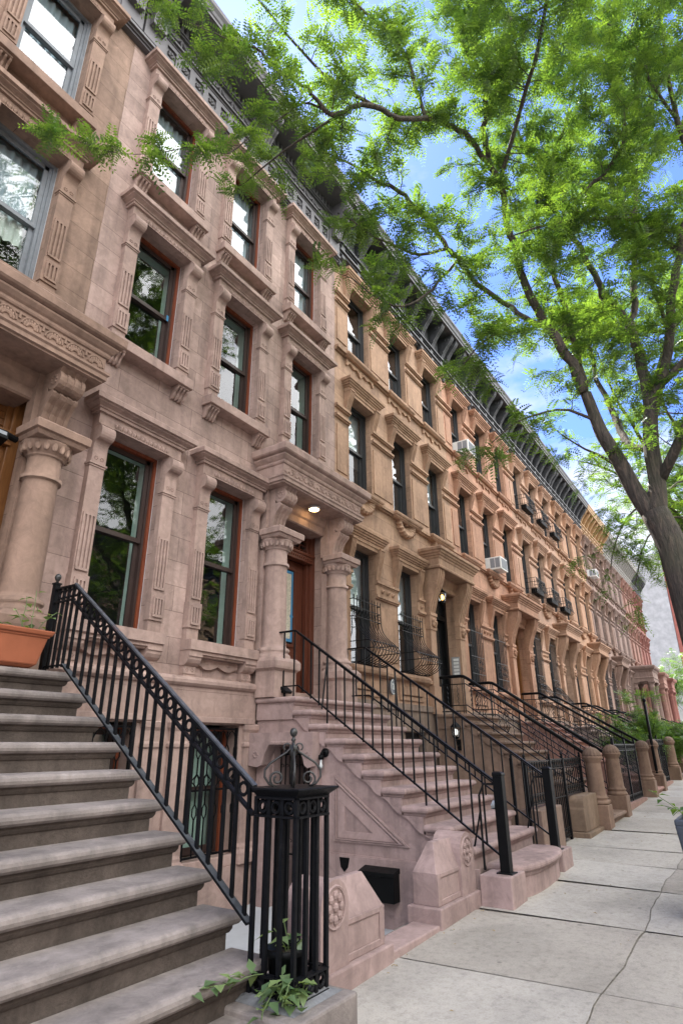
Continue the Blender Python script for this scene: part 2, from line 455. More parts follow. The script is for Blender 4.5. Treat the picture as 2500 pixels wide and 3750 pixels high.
def obj(name, data, parent=None, loc=(0, 0, 0), col=None, bev=0.0):
    o = bpy.data.objects.new(name, data)
    COL.objects.link(o)
    o.location = loc
    if parent:
        o.parent = parent
    if col:
        o.color = (*col, 1)
    if bev:
        b = o.modifiers.new('bevel', 'BEVEL')
        b.width = bev
        b.segments = 2
        b.limit_method = 'ANGLE'
        b.angle_limit = RAD(40)
    return o
def tag(o, label=None, cat=None, group=None, kind=None):
    for k, v in (('label', label), ('category', cat), ('group', group), ('kind', kind)):
        if v:
            o[k] = v
    return o
def thing(name, label, cat, loc=(0, 0, 0), group=None):
    return tag(obj(name, None, None, loc), label, cat, group)
def copy_tree(o, parent=None, colf=None):
    c = o.copy()
    COL.objects.link(c)
    if parent:
        c.parent = parent
    if colf and o.type == 'MESH':
        q = colf(o.name)
        if q:
            c.color = (*q, 1)
    for ch in list(o.children):
        copy_tree(ch, c, colf)
    return c
G = lambda x: 0.025*x if x > 0 else 0.012*x        # the street climbs gently away from the camera
def arc(cx, cy, r, a0, a1, n):
    return [(cx+r*math.cos(a0+(a1-a0)*i/n), cy+r*math.sin(a0+(a1-a0)*i/n)) for i in range(n+1)]
def spiral(c, r0, r1, a0, a1, n, plane):
    out = []
    for i in range(n+1):
        f = i/n
        a, r = a0+(a1-a0)*f, r0+(r1-r0)*f
        u, w = r*math.cos(a), r*math.sin(a)
        out.append((c[0]+u*plane[0], c[1]+u*plane[1], c[2]+w))
    return out
# ------------------------------------------------------------------ facade pieces
FW = 6.1                                              # world Y of the facades
def wall_mesh(w, z0, z1, openings, y0=0.0, y1=0.32, x0=0.0):
    mb = MB()
    zs = sorted({z0, z1} | {z for o in openings for z in o[2:] if z0 < z < z1})
    for a, b in zip(zs[:-1], zs[1:]):
        cuts = sorted([o for o in openings if o[2] < b-1e-4 and o[3] > a+1e-4])
        x = x0
        for o in cuts:
            if o[0] > x:
                mb.box(x, o[0], y0, y1, a, b)
            x = o[1]
        if x < x0+w:
            mb.box(x, x0+w, y0, y1, a, b)
    return mb

def flutes(mb, xa, xb, y, za, zb, n=3, d=0.014):
    """n sunk grooves: the raised ridges between them"""
    k = 2*n+1
    s = (xb-xa)/k
    for i in range(0, k, 2):
        mb.box(xa+i*s, xa+(i+1)*s, y-d, y, za, zb)
    mb.box(xa+0.004, xb-0.004, y-d*0.98, y, zb, zb+0.03)
    mb.box(xa+0.004, xb-0.004, y-d*0.98, y, za-0.03, za)

def knee_poly(y0, d1, d2, z0, z1):
    """side view of a knee bracket: bulging roll at the top, tucked foot"""
    h = z1-z0
    pts = [(y0, z0), (y0-d2, z0)]
    for i in range(6):                                   # hollow foot
        a = PI/2*i/5
        pts.append((y0-d2-(d1-d2)*0.45*(1-math.cos(a)), z0+h*(0.06+0.30*math.sin(a))))
    for i in range(10):                                  # round roll
        a = -PI/2+PI*i/9
        pts.append((y0-d1*0.62-(d1*0.38)*math.cos(a), z0+h*0.68+h*0.32*math.sin(a)))
    pts.append((y0, z1))
    return pts

def surround_a(H, hw, f1=False):
    mb = MB()
    P = 0.20
    for sgn in (-1, 1):
        xa, xb = (hw, hw+P) if sgn > 0 else (-hw-P, -hw)
        mb.box(xa, xb, -0.085, 0.0, 0, H-0.33)
        b0 = 0.16
        mb.box(xa-0.012, xb+0.012, -0.105, 0, b0, b0+0.34)
        flutes(mb, xa+0.02, xb-0.02, -0.105, b0+0.07, b0+0.27, 3, 0.02)
        flutes(mb, xa+0.015, xb-0.015, -0.085, b0+0.42, b0+(1.05 if f1 else 0.95), 3, 0.02)
        for zz, e in ((H-0.55, 0.008), (H-0.525, 0.02)):
            mb.box(xa-e, xb+e, -0.088-e, 0, zz, zz+0.022)
        mb.box(xa+0.001, xb-0.001, -0.10, 0, H-0.5, H-0.33)
        for q in (0.3, 0.7):                              # pairs of small flowers
            cx = xa+P*q
            for a in range(6):
                mb.blob((cx+0.021*math.cos(a*PI/3), -0.10, H-0.44+0.021*math.sin(a*PI/3)), 0.010, 0.012, 0.010, 5, 3)
        mb.prism(knee_poly(0, 0.225, 0.10, H-0.33, H-0.02), 'x', xa+0.003, xb-0.003)
        mb.box(xa, xb, -0.17, 0, H-0.02, H+0.0)
    mb.box(-hw-P, hw+P, -0.135, 0, H, H+0.17)
    n = 13
    for i in range(n):                                    # egg and dart
        cx = -hw+0.045+(2*hw-0.09)*i/(n-1)
        mb.blob((cx, -0.135, H+0.055), 0.026, 0.024, 0.036, 7, 5)
        if i < n-1:
            mb.box(cx+0.029, cx+0.037, -0.15, -0.13, H+0.015, H+0.09)
    mb.box(-hw, hw, -0.152, -0.13, H+0.0, H+0.014)
    mb.ubox(-hw-P, hw+P, -0.135, 0.0, [(0.0, H+0.155), (0.035, H+0.155), (0.035, H+0.19), (0.055, H+0.195), (0.055, H+0.215), (0.075, H+0.225),
            (0.115, H+0.24), (0.12, H+0.255), (0.155, H+0.262), (0.158, H+0.325), (0.146, H+0.34)])
    return mb

def rib_bracket(mb, xa, xb, z1, h=0.2, d=0.17):
    mb.box(xa, xb, -d, 0, z1-0.03, z1)
    s = (xb-xa)/7
    poly = [(0, z1-h), (-0.04, z1-h), (-0.075, z1-h*0.8), (-0.1, z1-h*0.5), (-d+0.02, z1-h*0.3), (-d+0.01, z1-0.03), (0, z1-0.03)]
    for i in range(0, 7, 2):
        mb.prism(poly, 'x', xa+i*s, xa+(i+1)*s)
    mb.prism([(p[0]*0.72, p[1]+(0.02 if k in (0, 1) else 0)) for k, p in enumerate(poly)], 'x', xa+0.006, xb-0.006)

def sill_a(hw):
    mb = MB()
    mb.box(-hw-0.235, hw+0.235, -0.21, 0.12, -0.15, 0.0)
    for sgn in (-1, 1):
        c = sgn*(hw+0.10)
        rib_bracket(mb, c-0.10, c+0.10, -0.15)
    return mb

def sill_a1(hw):
    """parlour sill: corbels and a draped apron panel down to the water table"""
    mb = MB()
    mb.box(-hw-0.21, hw+0.21, -0.20, 0.12, -0.13, 0.0)
    mb.box(-hw+0.0, hw-0.0, -0.17, 0.0, -0.175, -0.13)
    mb.box(-hw+0.03, hw-0.03, -0.14, 0.0, -0.20, -0.175)
    for sgn in (-1, 1):
        c = sgn*(hw+0.085)
        mb.prism([(0, -0.32), (-0.09, -0.32), (-0.13, -0.29), (-0.155, -0.25), (-0.16, -0.21), (-0.175, -0.21), (-0.175, -0.13), (0, -0.13)], 'x', c-0.115, c+0.115)
        mb.box(c-0.10, c+0.10, -0.075, 0, -0.46, -0.32)
        for q in (-0.045, 0.045):
            for a in range(6):
                mb.blob((c+q+0.02*math.cos(a*PI/3), -0.075, -0.37+0.02*math.sin(a*PI/3)), 0.009, 0.012, 0.009, 5, 3)
        mb.box(c-0.105, c+0.105, -0.085, 0, -0.425, -0.405)
    n = 20
    top, low = [], []
    for i in range(n+1):
        u = i/n
        x = -hw+0.06+(2*hw-0.12)*u
        top.append((x, -0.205))
        f = abs(2*u-1)
        low.append((x, -0.285-0.055*abs(math.sin(u*2*PI))*(1 if 0.12 < u < 0.88 else 0.6)))
    mb.prism(top+low[::-1], 'y', -0.045, 0.0)
    for sgn in (-1, 1):
        mb.blob((sgn*0.2, -0.045, -0.255), 0.06, 0.012, 0.02, 8, 4)
    mb.box(-hw-0.0, hw+0.0, -0.05, 0, -0.46, -0.435)
    return mb

def window_unit(hw, H, inner, outer=None, caulk=None, y=0.10, meet=0.5, curtain=0.0):
    """sash window: returns frame builder; material slots outer, sash, caulk"""
    mb = MB()
    b = 0.045
    for sgn in (-1, 1):
        xa, xb = sorted((sgn*hw, sgn*(hw-b)))
        mb.m = 0
        mb.box(xa, xb, y, y+0.10, 0, H)
        mb.m = 1
        x2, x3 = sorted((sgn*(hw-b), sgn*(hw-b-0.035)))
        mb.box(x2, x3, y+0.03, y+0.12, 0, H-b)
        x4, x5 = sorted((sgn*(hw-b-0.035), sgn*(hw-b-0.09)))
        mb.box(x4, x5, y+0.05, y+0.085, H*meet, H-b)       # upper sash, outside
        mb.box(x4, x5, y+0.09, y+0.125, 0, H*meet)         # lower sash, behind it
        if caulk:
            mb.m = 2
            xc, xd = sorted((sgn*hw, sgn*(hw+0.008)))
            mb.box(xc-0.002, xd, y-0.012, y+0.01, 0, H)
    i = hw-b
    mb.m = 0
    mb.box(-hw+b, hw-b, y, y+0.10, H-b, H)
    mb.m = 1
    mb.box(-i+0.035, i-0.035, y+0.05, y+0.085, H-b-0.06, H-b)
    mb.box(-i+0.035, i-0.035, y+0.048, y+0.128, H*meet-0.03, H*meet+0.03)
    mb.box(-i+0.035, i-0.035, y+0.09, y+0.125, 0.0, 0.085)
    return mb

def panes(hw, H, y=0.10, meet=0.5):
    g1, g2 = MB(), MB()
    x = hw-0.13
    g1.add([(-x, y+0.065, H*meet+0.03), (x, y+0.065, H*meet+0.03), (x, y+0.065, H-0.10), (-x, y+0.065, H-0.10)], [(0, 1, 2, 3)])
    g2.add([(-x, y+0.107, 0.085), (x, y+0.107, 0.085), (x, y+0.107, H*meet-0.03), (-x, y+0.107, H*meet-0.03)], [(0, 1, 2, 3)])
    return g1, g2

def room_box(hw, H, y=0.24, d=0.22):
    """the plastered returns of the opening inside the wall; the room beyond is part of the house"""
    mb = MB()
    x = hw-0.01
    v = [(-x, y, 0), (x, y, 0), (x, y, H), (-x, y, H), (-x, y+d, 0), (x, y+d, 0), (x, y+d, H), (-x, y+d, H)]
    mb.add(v, [(0, 4, 7, 3), (1, 2, 6, 5), (3, 7, 6, 2), (0, 1, 5, 4)])
    if d < 0.1:
        mb.add([(-x, y+d, 0), (x, y+d, 0), (x, y+d, H), (-x, y+d, H)], [(0, 1, 2, 3)])
    return mb

def curtain_mesh(hw, H, z0, z1, xa, xb, y=0.3):
    mb = MB()
    n = 40
    vs, fs = [], []
    mb.smooth = True
    for i in range(n+1):
        x = xa+(xb-xa)*i/n
        yy = y+0.02*math.sin(i*1.15)+0.012*math.sin(i*0.47+1)
        vs += [(x, yy, z0), (x, yy, z1)]
    for i in range(n):
        fs.append((2*i, 2*i+2, 2*i+3, 2*i+1))
    mb.add(vs, fs)
    return mb

def hanging_scroll(mb, xa, xb, y0, z1, sc_=1.0):
    """scroll console seen from the side (y towards the street is negative)"""
    out = []
    H, D = 0.95*sc_, 0.5*sc_
    # upper roll
    up = [(y0, z1), (y0-D, z1)] + [(y0-D+0.17*sc_+0.17*sc_*math.cos(a), z1-0.19*sc_+0.17*sc_*math.sin(a)) for a in [PI*0.75+PI*1.15*i/10 for i in range(11)]]
    up += [(y0-D+0.30*sc_, z1-0.36*sc_), (y0, z1-0.36*sc_)]
    lo = [(y0, z1-0.36*sc_), (y0-D+0.17*sc_, z1-0.36*sc_), (y0-D+0.13*sc_, z1-0.42*sc_), (y0-D+0.16*sc_, z1-0.47*sc_), (y0-D+0.25*sc_, z1-0.56*sc_), (y0-D+0.32*sc_, z1-0.68*sc_),
          (y0-D+0.36*sc_, z1-0.82*sc_), (y0-D+0.37*sc_, z1-0.96*sc_), (y0, z1-0.96*sc_)]
    s = (xb-xa)/7
    for poly in (up, lo):
        for i in range(7):
            e = 0 if i % 2 == 0 else 0.016*sc_
            c = (y0, z1-0.3*sc_)
            pp = [(min(y0, p[0]+e) if p[0] < y0-0.01 else p[0], p[1]) for p in poly]
            mb.prism(pp, 'x', xa+i*s, xa+(i+1)*s)

# ------------------------------------------------------------------ house type with fluted pilaster windows and a columned porch
HW_A = 0.45
FLA = [(3.0, 2.38), (6.68, 2.10), (9.70, 2.08)]            # bottom of the opening, height
WXA = [1.0, 2.73, 4.53]
def porch_column(mb, cx, cy, zb, zt):
    """pedestal, moulded base, round shaft, egg capital and square abacus"""
    mb.smooth = False
    w = 0.25
    mb.box(cx-w, cx+w, cy-w, cy+0.1, zb, zb+0.42)
    mb.ubox(cx-w, cx+w, cy-w, cy+0.1, [(0, zb+0.36), (0.02, zb+0.38), (0.045, zb+0.4), (0.05, zb+0.43), (0.05, zb+0.5), (0.03, zb+0.53), (0, zb+0.56)])
    mb.smooth = True
    h = zt-zb
    r = 0.185
    prof = [(0.25, 0.56), (0.262, 0.585), (0.25, 0.615), (0.225, 0.625), (0.222, 0.65), (0.245, 0.665), (0.25, 0.685), (0.232, 0.705), (0.20, 0.72), (r+0.005, 0.76), (r, 0.85), (r-0.002, h*0.5),
            (r-0.012, h-0.62), (r-0.012, h-0.6), (r+0.02, h-0.595), (r+0.022, h-0.555), (r-0.012, h-0.55), (r-0.015, h-0.34), (r+0.005, h-0.335), (r+0.01, h-0.31), (r+0.035, h-0.29), (r+0.075, h-0.2), (r+0.075, h-0.18)]
    mb.lathe((cx, cy, zb), prof, 28)
    for i in range(18):
        a = 2*PI*i/18
        mb.blob((cx+0.235*math.cos(a), cy+0.235*math.sin(a), zb+h-0.25), 0.032, 0.032, 0.055, 6, 4)
    mb.smooth = False
    mb.ubox(cx-0.24, cx+0.24, cy-0.24, cy+0.1, [(0, zb+h-0.18), (0.02, zb+h-0.175), (0.035, zb+h-0.15), (0.04, zb+h-0.13), (0.07, zb+h-0.12), (0.075, zb+h-0.04), (0.06, zb+h-0.02)])

def shell_fan(mb, cx, y, z, r, n=7, up=True):
    for i in range(n):
        a = PI*(i+0.5)/n
        for f in (0.45, 0.72):
            mb.blob((cx+r*f*math.cos(a), y, z+r*f*math.sin(a)), 0.018, 0.014, 0.018+0.02*f, 6, 4)
    pts = [(cx+r*math.cos(PI*i/14), y-0.006, z+r*math.sin(PI*i/14)) for i in range(15)]
    mb.tube(pts, 0.009, 5)

def house_a(x0, label, wallc, trimc, winmats, cornc, with_door=True, tape=False):
    w = 5.64
    root = thing('townhouse', label, 'row house', (x0, FW, 0), 'brownstone row houses')
    dop = (3.78, 5.28, 2.35, 5.43)
    ops = [(x-HW_A, x+HW_A, z, z+h) for (z, h) in FLA for x in WXA if not (z < 4 and x > 4)]+[dop]
    wall_mesh(w, 2.5, 12.3, ops).build('wall', WALL, root, (0, 0, 0), wallc)
    # basement storey
    bop = [(x-HW_A, x+HW_A, 0.42, 1.97) for x in WXA[:2]]
    mb = wall_mesh(3.5, -0.4, 2.42, bop, -0.09, 0.3)
    mb.box(3.5, w, 0.0, 0.3, -0.4, 2.5)
    mb.ubox(0.002, 3.46, -0.09, 0.0, [(0.004, 2.37), (0.004, 2.42), (0.03, 2.43), (0.055, 2.46), (0.055, 2.50), (0.03, 2.53), (0.0, 2.545)])
    mb.box(0, 3.5, -0.13, -0.09, -0.4, 0.30)
    for x in WXA[:2]:
        mb.box(x-0.62, x+0.66, -0.15, -0.09, 1.99, 2.06)
        mb.box(x-0.58, x+0.6, -0.12, -0.09, 0.30, 0.42)
        for s in (-1, 1):
            c = x+s*0.66
            mb.box(c-0.14, c+0.14, -0.13, -0.09, 0.5, 1.72)
            mb.ubox(c-0.14, c+0.14, -0.13, -0.09, [(0, 1.68), (0.02, 1.7), (0.02, 1.74), (0, 1.76), (0, 1.88), (0.02, 1.92), (0.025, 1.98), (0, 1.99)])
            mb.ubox(c-0.14, c+0.14, -0.13, -0.09, [(0.05, 0.3), (0.05, 0.42), (0.02, 0.46), (0.02, 0.49), (0, 0.53)])
    mb.build('basement', TRIM, root, (0, 0, 0), trimc, 0.006)
    for fi, (z, h) in enumerate(FLA):
        for wi, x in enumerate(WXA):
            if fi == 0 and wi == 2:
                continue
            wn = house_a.win[(fi, winmats)] if (fi, winmats) in house_a.win else None
            if wn is None:
                fr = window_unit(HW_A, h, None, caulk=True)
                fo = fr.build('window', [REDWOOD, SASH, CAULK] if winmats == 'red' else [GREYWOOD, GREYWOOD, CAULK], root, (x, 0, z))
                g1, g2 = panes(HW_A, h)
                top = GLASS_TOP if fi == 2 or winmats == 'grey' else GLASS
                g1.build('upper_pane', top, fo)
                g2.build('lower_pane', top if fi == 2 else GLASS, fo)
                room_box(HW_A, h).build('interior', [ROOM, ROOMD], fo)
                surround_a(h, HW_A, fi == 0).build('surround', TRIM, fo, (0, 0, 0), trimc, 0.004)
                (sill_a1 if fi == 0 else sill_a)(HW_A).build('sill', TRIM, fo, (0, 0, 0), trimc, 0.006)
                if fi == 2 or winmats == 'grey':
                    curtain_mesh(0, 0, 0.05 if winmats == 'red' else 0.7, h-0.1, -HW_A+0.03, HW_A-0.12, 0.27).build('curtain', CURTAIN, fo)
                house_a.win[(fi, winmats)] = fo
            else:
                c = copy_tree(wn, root)
                c.location = (x, 0, z)
                for ch in c.children:
                    if ch.name.startswith(('surround', 'sill')):
                        ch.color = (*trimc, 1)
            if winmats == 'grey' and fi == 1 and wi == 2:
                curtain_mesh(0, 0, 0.05, 1.95, -0.30, 0.12).build('curtain', CURTAIN, root, (x, 0.05, z))
    # basement windows with lattice guards
    for x in WXA[:2]:
        fr = window_unit(HW_A-0.03, 1.5, None, y=0.12)
        fo = fr.build('basement_window', [REDWOOD, SASH, CAULK], root, (x, 0, 0.44))
        g1, g2 = panes(HW_A-0.03, 1.5, y=0.12)
        g1.build('upper_pane', GLASS, fo)
        g2.build('lower_pane', GLASS, fo)
        room_box(HW_A-0.03, 1.5, 0.255, 0.06).build('interior', [BLIND, BLIND], fo)
        lattice_guard(HW_A-0.03, 1.5).build('window_guard', IRON, fo, (0, -0.06, 0))
    # door porch
    dc = WXA[2]
    mb = MB()
    for cx in (dc-0.855, dc+0.855):
        porch_column(mb, cx, -0.22, 2.35, 4.92)
        mb.box(cx-0.17, cx+0.17, -0.10, 0.0, 2.35, 4.6)
        mb.box(cx-0.21, cx+0.21, -0.16, 0.0, 4.9, 5.62)
        hanging_scroll(mb, cx-0.15, cx+0.15, -0.14, 5.62, 0.72)
        for a in range(8):
            mb.blob((cx-0.155, -0.38+0.05*math.cos(a*PI/4), 5.485+0.05*math.sin(a*PI/4)), 0.012, 0.02, 0.02, 5, 3)
    xa, xb = dc-1.16, dc+1.16
    mb.box(xa, xb, -0.56, 0.0, 5.62, 5.66)
    mb.ubox(xa, xb, -0.56, 0.0, [(0.0, 5.64), (0.03, 5.65), (0.03, 5.7), (0.05, 5.72), (0.05, 5.75), (0.0, 5.77), (0.0, 5.94), (0.02, 5.95), (0.03, 5.97), (0.03, 6.0), (0.055, 6.02), (0.09, 6.06), (0.095, 6.08), (0.06, 6.09), (0.13, 6.11), (0.15, 6.13), (0.155, 6.22), (0.14, 6.24)])
    for i in range(9):
        cx = xa+0.13+(xb-xa-0.26)*i/8
        shell_fan(mb, cx, -0.565, 5.80, 0.10)
        if i < 8:
            m = cx+(xb-xa-0.26)/16
            mb.box(m-0.012, m+0.012, -0.575, -0.56, 5.84, 5.92)
            mb.blob((m-0.03, -0.566, 5.90), 0.03, 0.012, 0.014, 6, 4)
            mb.blob((m+0.03, -0.566, 5.90), 0.03, 0.012, 0.014, 6, 4)
    mb.ubox(dc-0.64, dc+0.64, -0.06, 0.30, [(0, 5.3), (0.02, 5.32), (0.02, 5.44), (0.05, 5.47), (0.08, 5.55), (0.08, 5.62)])
    mb.build('porch', TRIM, root, (0, 0, 0), trimc, 0.004)
    # door
    mb = MB()
    y = 0.2
    for s in (-1, 1):
        a, b = sorted((dc+s*0.75, dc+s*0.63))
        mb.box(a, b, y, y+0.12, 2.35, 5.43)
        a, b = sorted((dc+s*0.63, dc+s*0.57))
        mb.box(a, b, y+0.05, y+0.14, 2.35, 5.43)
    mb.box(dc-0.63, dc+0.63, y-0.01, y+0.12, 5.31, 5.43)
    mb.box(dc-0.66, dc+0.66, y-0.03, y+0.12, 4.80, 4.93)
    mb.ubox(dc-0.66, dc+0.66, y-0.02, y+0.1, [(0, 4.9), (0.03, 4.92), (0.035, 4.96), (0, 4.975)])
    for i in range(22):
        x = dc-0.62+1.24*i/21
        mb.box(x-0.015, x+0.015, y-0.045, y, 4.845, 4.885)
    for i in range(1, 4):
        mb.box(dc-0.57, dc+0.57, y+0.07, y+0.10, 4.97+0.085*i-0.008, 4.97+0.085*i+0.008)
    for x in (-0.38, -0.19, 0.0, 0.19, 0.38):
        mb.box(dc+x-0.008, dc+x+0.008, y+0.068, y+0.098, 4.97, 5.31)
    mb.box(dc-0.66, dc+0.66, y-0.08, y+0.2, 2.35, 2.52)
    df = mb.build('door_frame', DOORWOOD if winmats == 'red' else OAK, root, (0, 0, 0), None, 0.006)
    mb = MB()
    mb.add([(dc-0.57, y+0.085, 4.97), (dc+0.57, y+0.085, 4.97), (dc+0.57, y+0.085, 5.31), (dc-0.57, y+0.085, 5.31)], [(0, 1, 2, 3)])
    mb.build('transom_pane', GLASS if winmats == 'red' else OAK, df)
    mb = MB()
    x1, x2, yd = dc-0.57, dc+0.57, y+0.14
    mb.box(x1, x2, yd, yd+0.05, 2.52, 3.32)
    mb.box(x1, x2, yd, yd+0.05, 4.62, 4.80)
    mb.box(x1, x1+0.27, yd, yd+0.05, 3.32, 4.62)
    mb.box(x2-0.27, x2, yd, yd+0.05, 3.32, 4.62)
    for za, zb in ((2.6, 2.86), (2.92, 3.2)):
        for a, b in ((x1+0.12, x1+0.5), (x2-0.5, x2-0.12)):
            mb.box(a, b, yd-0.022, yd, za, zb)
            mb.box(a+0.05, b-0.05, yd-0.034, yd-0.02, za+0.05, zb-0.05)
    for a, b, c, d in ((x1+0.22, x1+0.27, 3.27, 4.67), (x2-0.27, x2-0.22, 3.27, 4.67), (x1+0.27, x2-0.27, 3.27, 3.32), (x1+0.27, x2-0.27, 4.62, 4.67)):
        mb.box(a, b, yd-0.025, yd+0.01, c, d)
    dr = mb.build('door', DOORWOOD if winmats == 'red' else OAK, root, (0, 0, 0), None, 0.005)
    mb = MB()
    mb.add([(x1+0.27, yd+0.02, 3.32), (x2-0.27, yd+0.02, 3.32), (x2-0.27, yd+0.02, 4.62), (x1+0.27, yd+0.02, 4.62)], [(0, 1, 2, 3)])
    mb.build('door_pane', SCREEN, dr)
    if tape:
        mb = MB()
        a, b = x1+0.33, x2-0.33
        mb.box(a, b, yd-0.004, yd+0.002, 3.38, 4.56)
        mb.build('notice', PAPER, dr)
        t = MB()
        for q in ((a-0.05, a, 3.36, 4.60), (b, b+0.05, 3.36, 4.60), (a, b, 3.36, 3.41), (a, b, 4.55, 4.60)):
            t.box(q[0], q[1], yd-0.008, yd+0.004, q[2], q[3])
        t.box(b-0.02, b+0.06, yd-0.012, yd, 3.78, 3.82)
        t.build('blue_tape', BLUETAPE, dr)
    if tape:
        mb = MB()
        mb.box(WXA[0]+0.335, WXA[0]+0.385, 0.14, 0.15, 7.70, 7.80)
        mb.build('tape_scrap', BLUETAPE, root)
    mb = MB()
    mb.smooth = True
    mb.blob((x1+0.09, yd-0.05, 3.42), 0.03, 0.03, 0.03)
    mb.build('door_knob', STEEL, dr)
    # pressed metal cornice
    mb = MB()
    e = 0.0
    mb.box(0, w, -0.10, 0.32, 12.28, 13.55)
    for za, zb, d in ((12.16, 12.2, 0.10), (12.2, 12.235, 0.13), (12.235, 12.29, 0.17), (12.29, 12.33, 0.14), (12.80, 12.84, 0.15), (12.84, 12.88, 0.19), (12.88, 12.9, 0.14), (13.24, 13.27, 0.15), (13.27, 13.3, 0.18)):
        mb.box(-e, w+e, -d, 0, za, zb)
    n = 18
    for seg in ((0.42, 2.62), (3.02, 5.22)):
        n = 7
        for i in range(n):
            a = seg[0]+(seg[1]-seg[0])*i/n
            b = a+(seg[1]-seg[0])/n
            mb.box(a, a+0.06, -0.135, -0.1, 12.33, 12.80)
            mb.box(b-0.06, b, -0.1352, -0.1, 12.33, 12.80)
            mb.box(a+0.06, b-0.06, -0.1351, -0.1, 12.33, 12.44)
            mb.box(a+0.06, b-0.06, -0.1353, -0.1, 12.70, 12.80)
            cx = (a+b)/2
            for k in range(5):
                an = 2*PI*k/5
                mb.blob((cx+0.045*math.cos(an), -0.115, 12.57+0.045*math.sin(an)), 0.03, 0.03, 0.03, 6, 4)
            mb.blob((cx, -0.125, 12.57), 0.022, 0.03, 0.022, 6, 4)
            pts = [(a+(b-a)*j/8, -0.13, 13.16-0.15*math.sin(PI*j/8)) for j in range(9)]
            mb.tube(pts, [0.012+0.02*math.sin(PI*j/8) for j in range(9)], 5)
            mb.blob((a, -0.12, 13.1), 0.03, 0.03, 0.09, 6, 4)
            mb.blob((a, -0.13, 13.0), 0.02, 0.025, 0.07, 6, 4)
        k = int((seg[1]-seg[0])/0.11)
        for i in range(k):
            a = seg[0]+(seg[1]-seg[0])*(i+0.5)/k
            mb.box(a-0.028, a+0.028, -0.17, -0.1, 13.33, 13.50)
    for cx in (0.22, 2.82, 5.42):
        mb.box(cx-0.2, cx+0.2, -0.16, -0.1, 12.33, 13.5)
        hanging_scroll(mb, cx-0.13, cx+0.13, -0.14, 13.52, 0.95)
    mb.box(0, w, -0.62, -0.1, 13.5, 13.56)
    mb.prism([(-0.62, 13.52), (-0.66, 13.52), (-0.66, 13.58), (-0.68, 13.6), (-0.7, 13.66), (-0.74, 13.72), (-0.75, 13.8), (-0.72, 13.83), (0.32, 13.9), (0.32, 13.54)], 'x', 0, w)
    mb.build('cornice', ZINC, root, (0, 0, 0), None, 0.0)
    mb = MB()
    mb.box(0.02, w-0.02, 0.32, 2.2, 13.3, 13.5)
    mb.box(0.0, w, 2.2, 11.0, -0.4, 13.5)
    for z in (2.5, 6.0, 9.3):
        mb.box(0.0, w, 0.321, 2.2, z-0.15, z)
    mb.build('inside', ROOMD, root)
    return root
house_a.win = {}

def lattice_guard(hw, H):
    mb = MB()
    n = 5
    for i in range(n+1):
        x = -hw+2*hw*i/n
        mb.bar((x, 0, 0.02), (x, 0, H*0.28), 0.014)
        mb.bar((x, 0, H*0.40), (x, 0, H*0.52), 0.014)
        mb.bar((x, 0, H*0.62), (x, 0, H*0.74), 0.014)
        mb.bar((x, 0, H*0.86), (x, 0, H-0.05), 0.014)
        for za, zb in ((0.28, 0.40), (0.52, 0.62), (0.74, 0.86)):
            for s in (-1, 1):
                mb.tube([(x, 0, H*za), (x+s*0.035, 0, H*(za+0.3*(zb-za))), (x+s*0.035, 0, H*(za+0.7*(zb-za))), (x, 0, H*zb)], 0.008, 4)
    for i in range(n):
        x = -hw+2*hw*(i+0.5)/n
        c = H*0.57
        d = hw/n
        mb.bar((x-d, 0.006, c-0.08), (x+d, 0.006, c+0.08), 0.01)
        mb.bar((x-d, -0.006, c+0.08), (x+d, -0.006, c-0.08), 0.01)
        mb.tube([(x-d, 0, H-0.16), (x-d*0.5, 0, H-0.07), (x, 0, H-0.04), (x+d*0.5, 0, H-0.07), (x+d, 0, H-0.16)], 0.007, 4)
    for z in (0.02, H*0.5, H-0.02):
        mb.bar((-hw, 0, z), (hw, 0, z), 0.016, 0.025)
    for s in (-1, 1):
        mb.bar((s*hw, 0, 0), (s*hw, 0, H), 0.03)
    return mb
# ------------------------------------------------------------------ house type with S-bracket windows and a bracketed wooden cornice
HW_B = 0.46
FLB = [(3.10, 2.36), (6.70, 2.12), (9.92, 1.92)]
WB = 5.8
WXB = [1.0, 2.9, 4.8]
def s_poly(y0, d0, d1, z0, z1, n=14):
    """S-curved console, thin foot d0, full head d1"""
    pts = [(y0, z0)]
    for i in range(n+1):
        u = i/n
        k = u*u*(3-2*u)+0.07*math.sin(2*PI*u)*(1 if u < 0.5 else -1)*(1-u)
        pts.append((y0-(d0+(d1-d0)*k), z0+(z1-z0)*u))
    pts.append((y0, z1))
    return pts
def grooved(mb, poly, y0, xa, xb, n=7, e=0.012):
    s = (xb-xa)/n
    for i in range(n):
        pp = poly if i % 2 == 0 else [(min(y0, p[0]+e) if p[0] < y0-1e-6 else p[0], p[1]) for p in poly]
        mb.prism(pp, 'x', xa+i*s, xa+(i+1)*s)

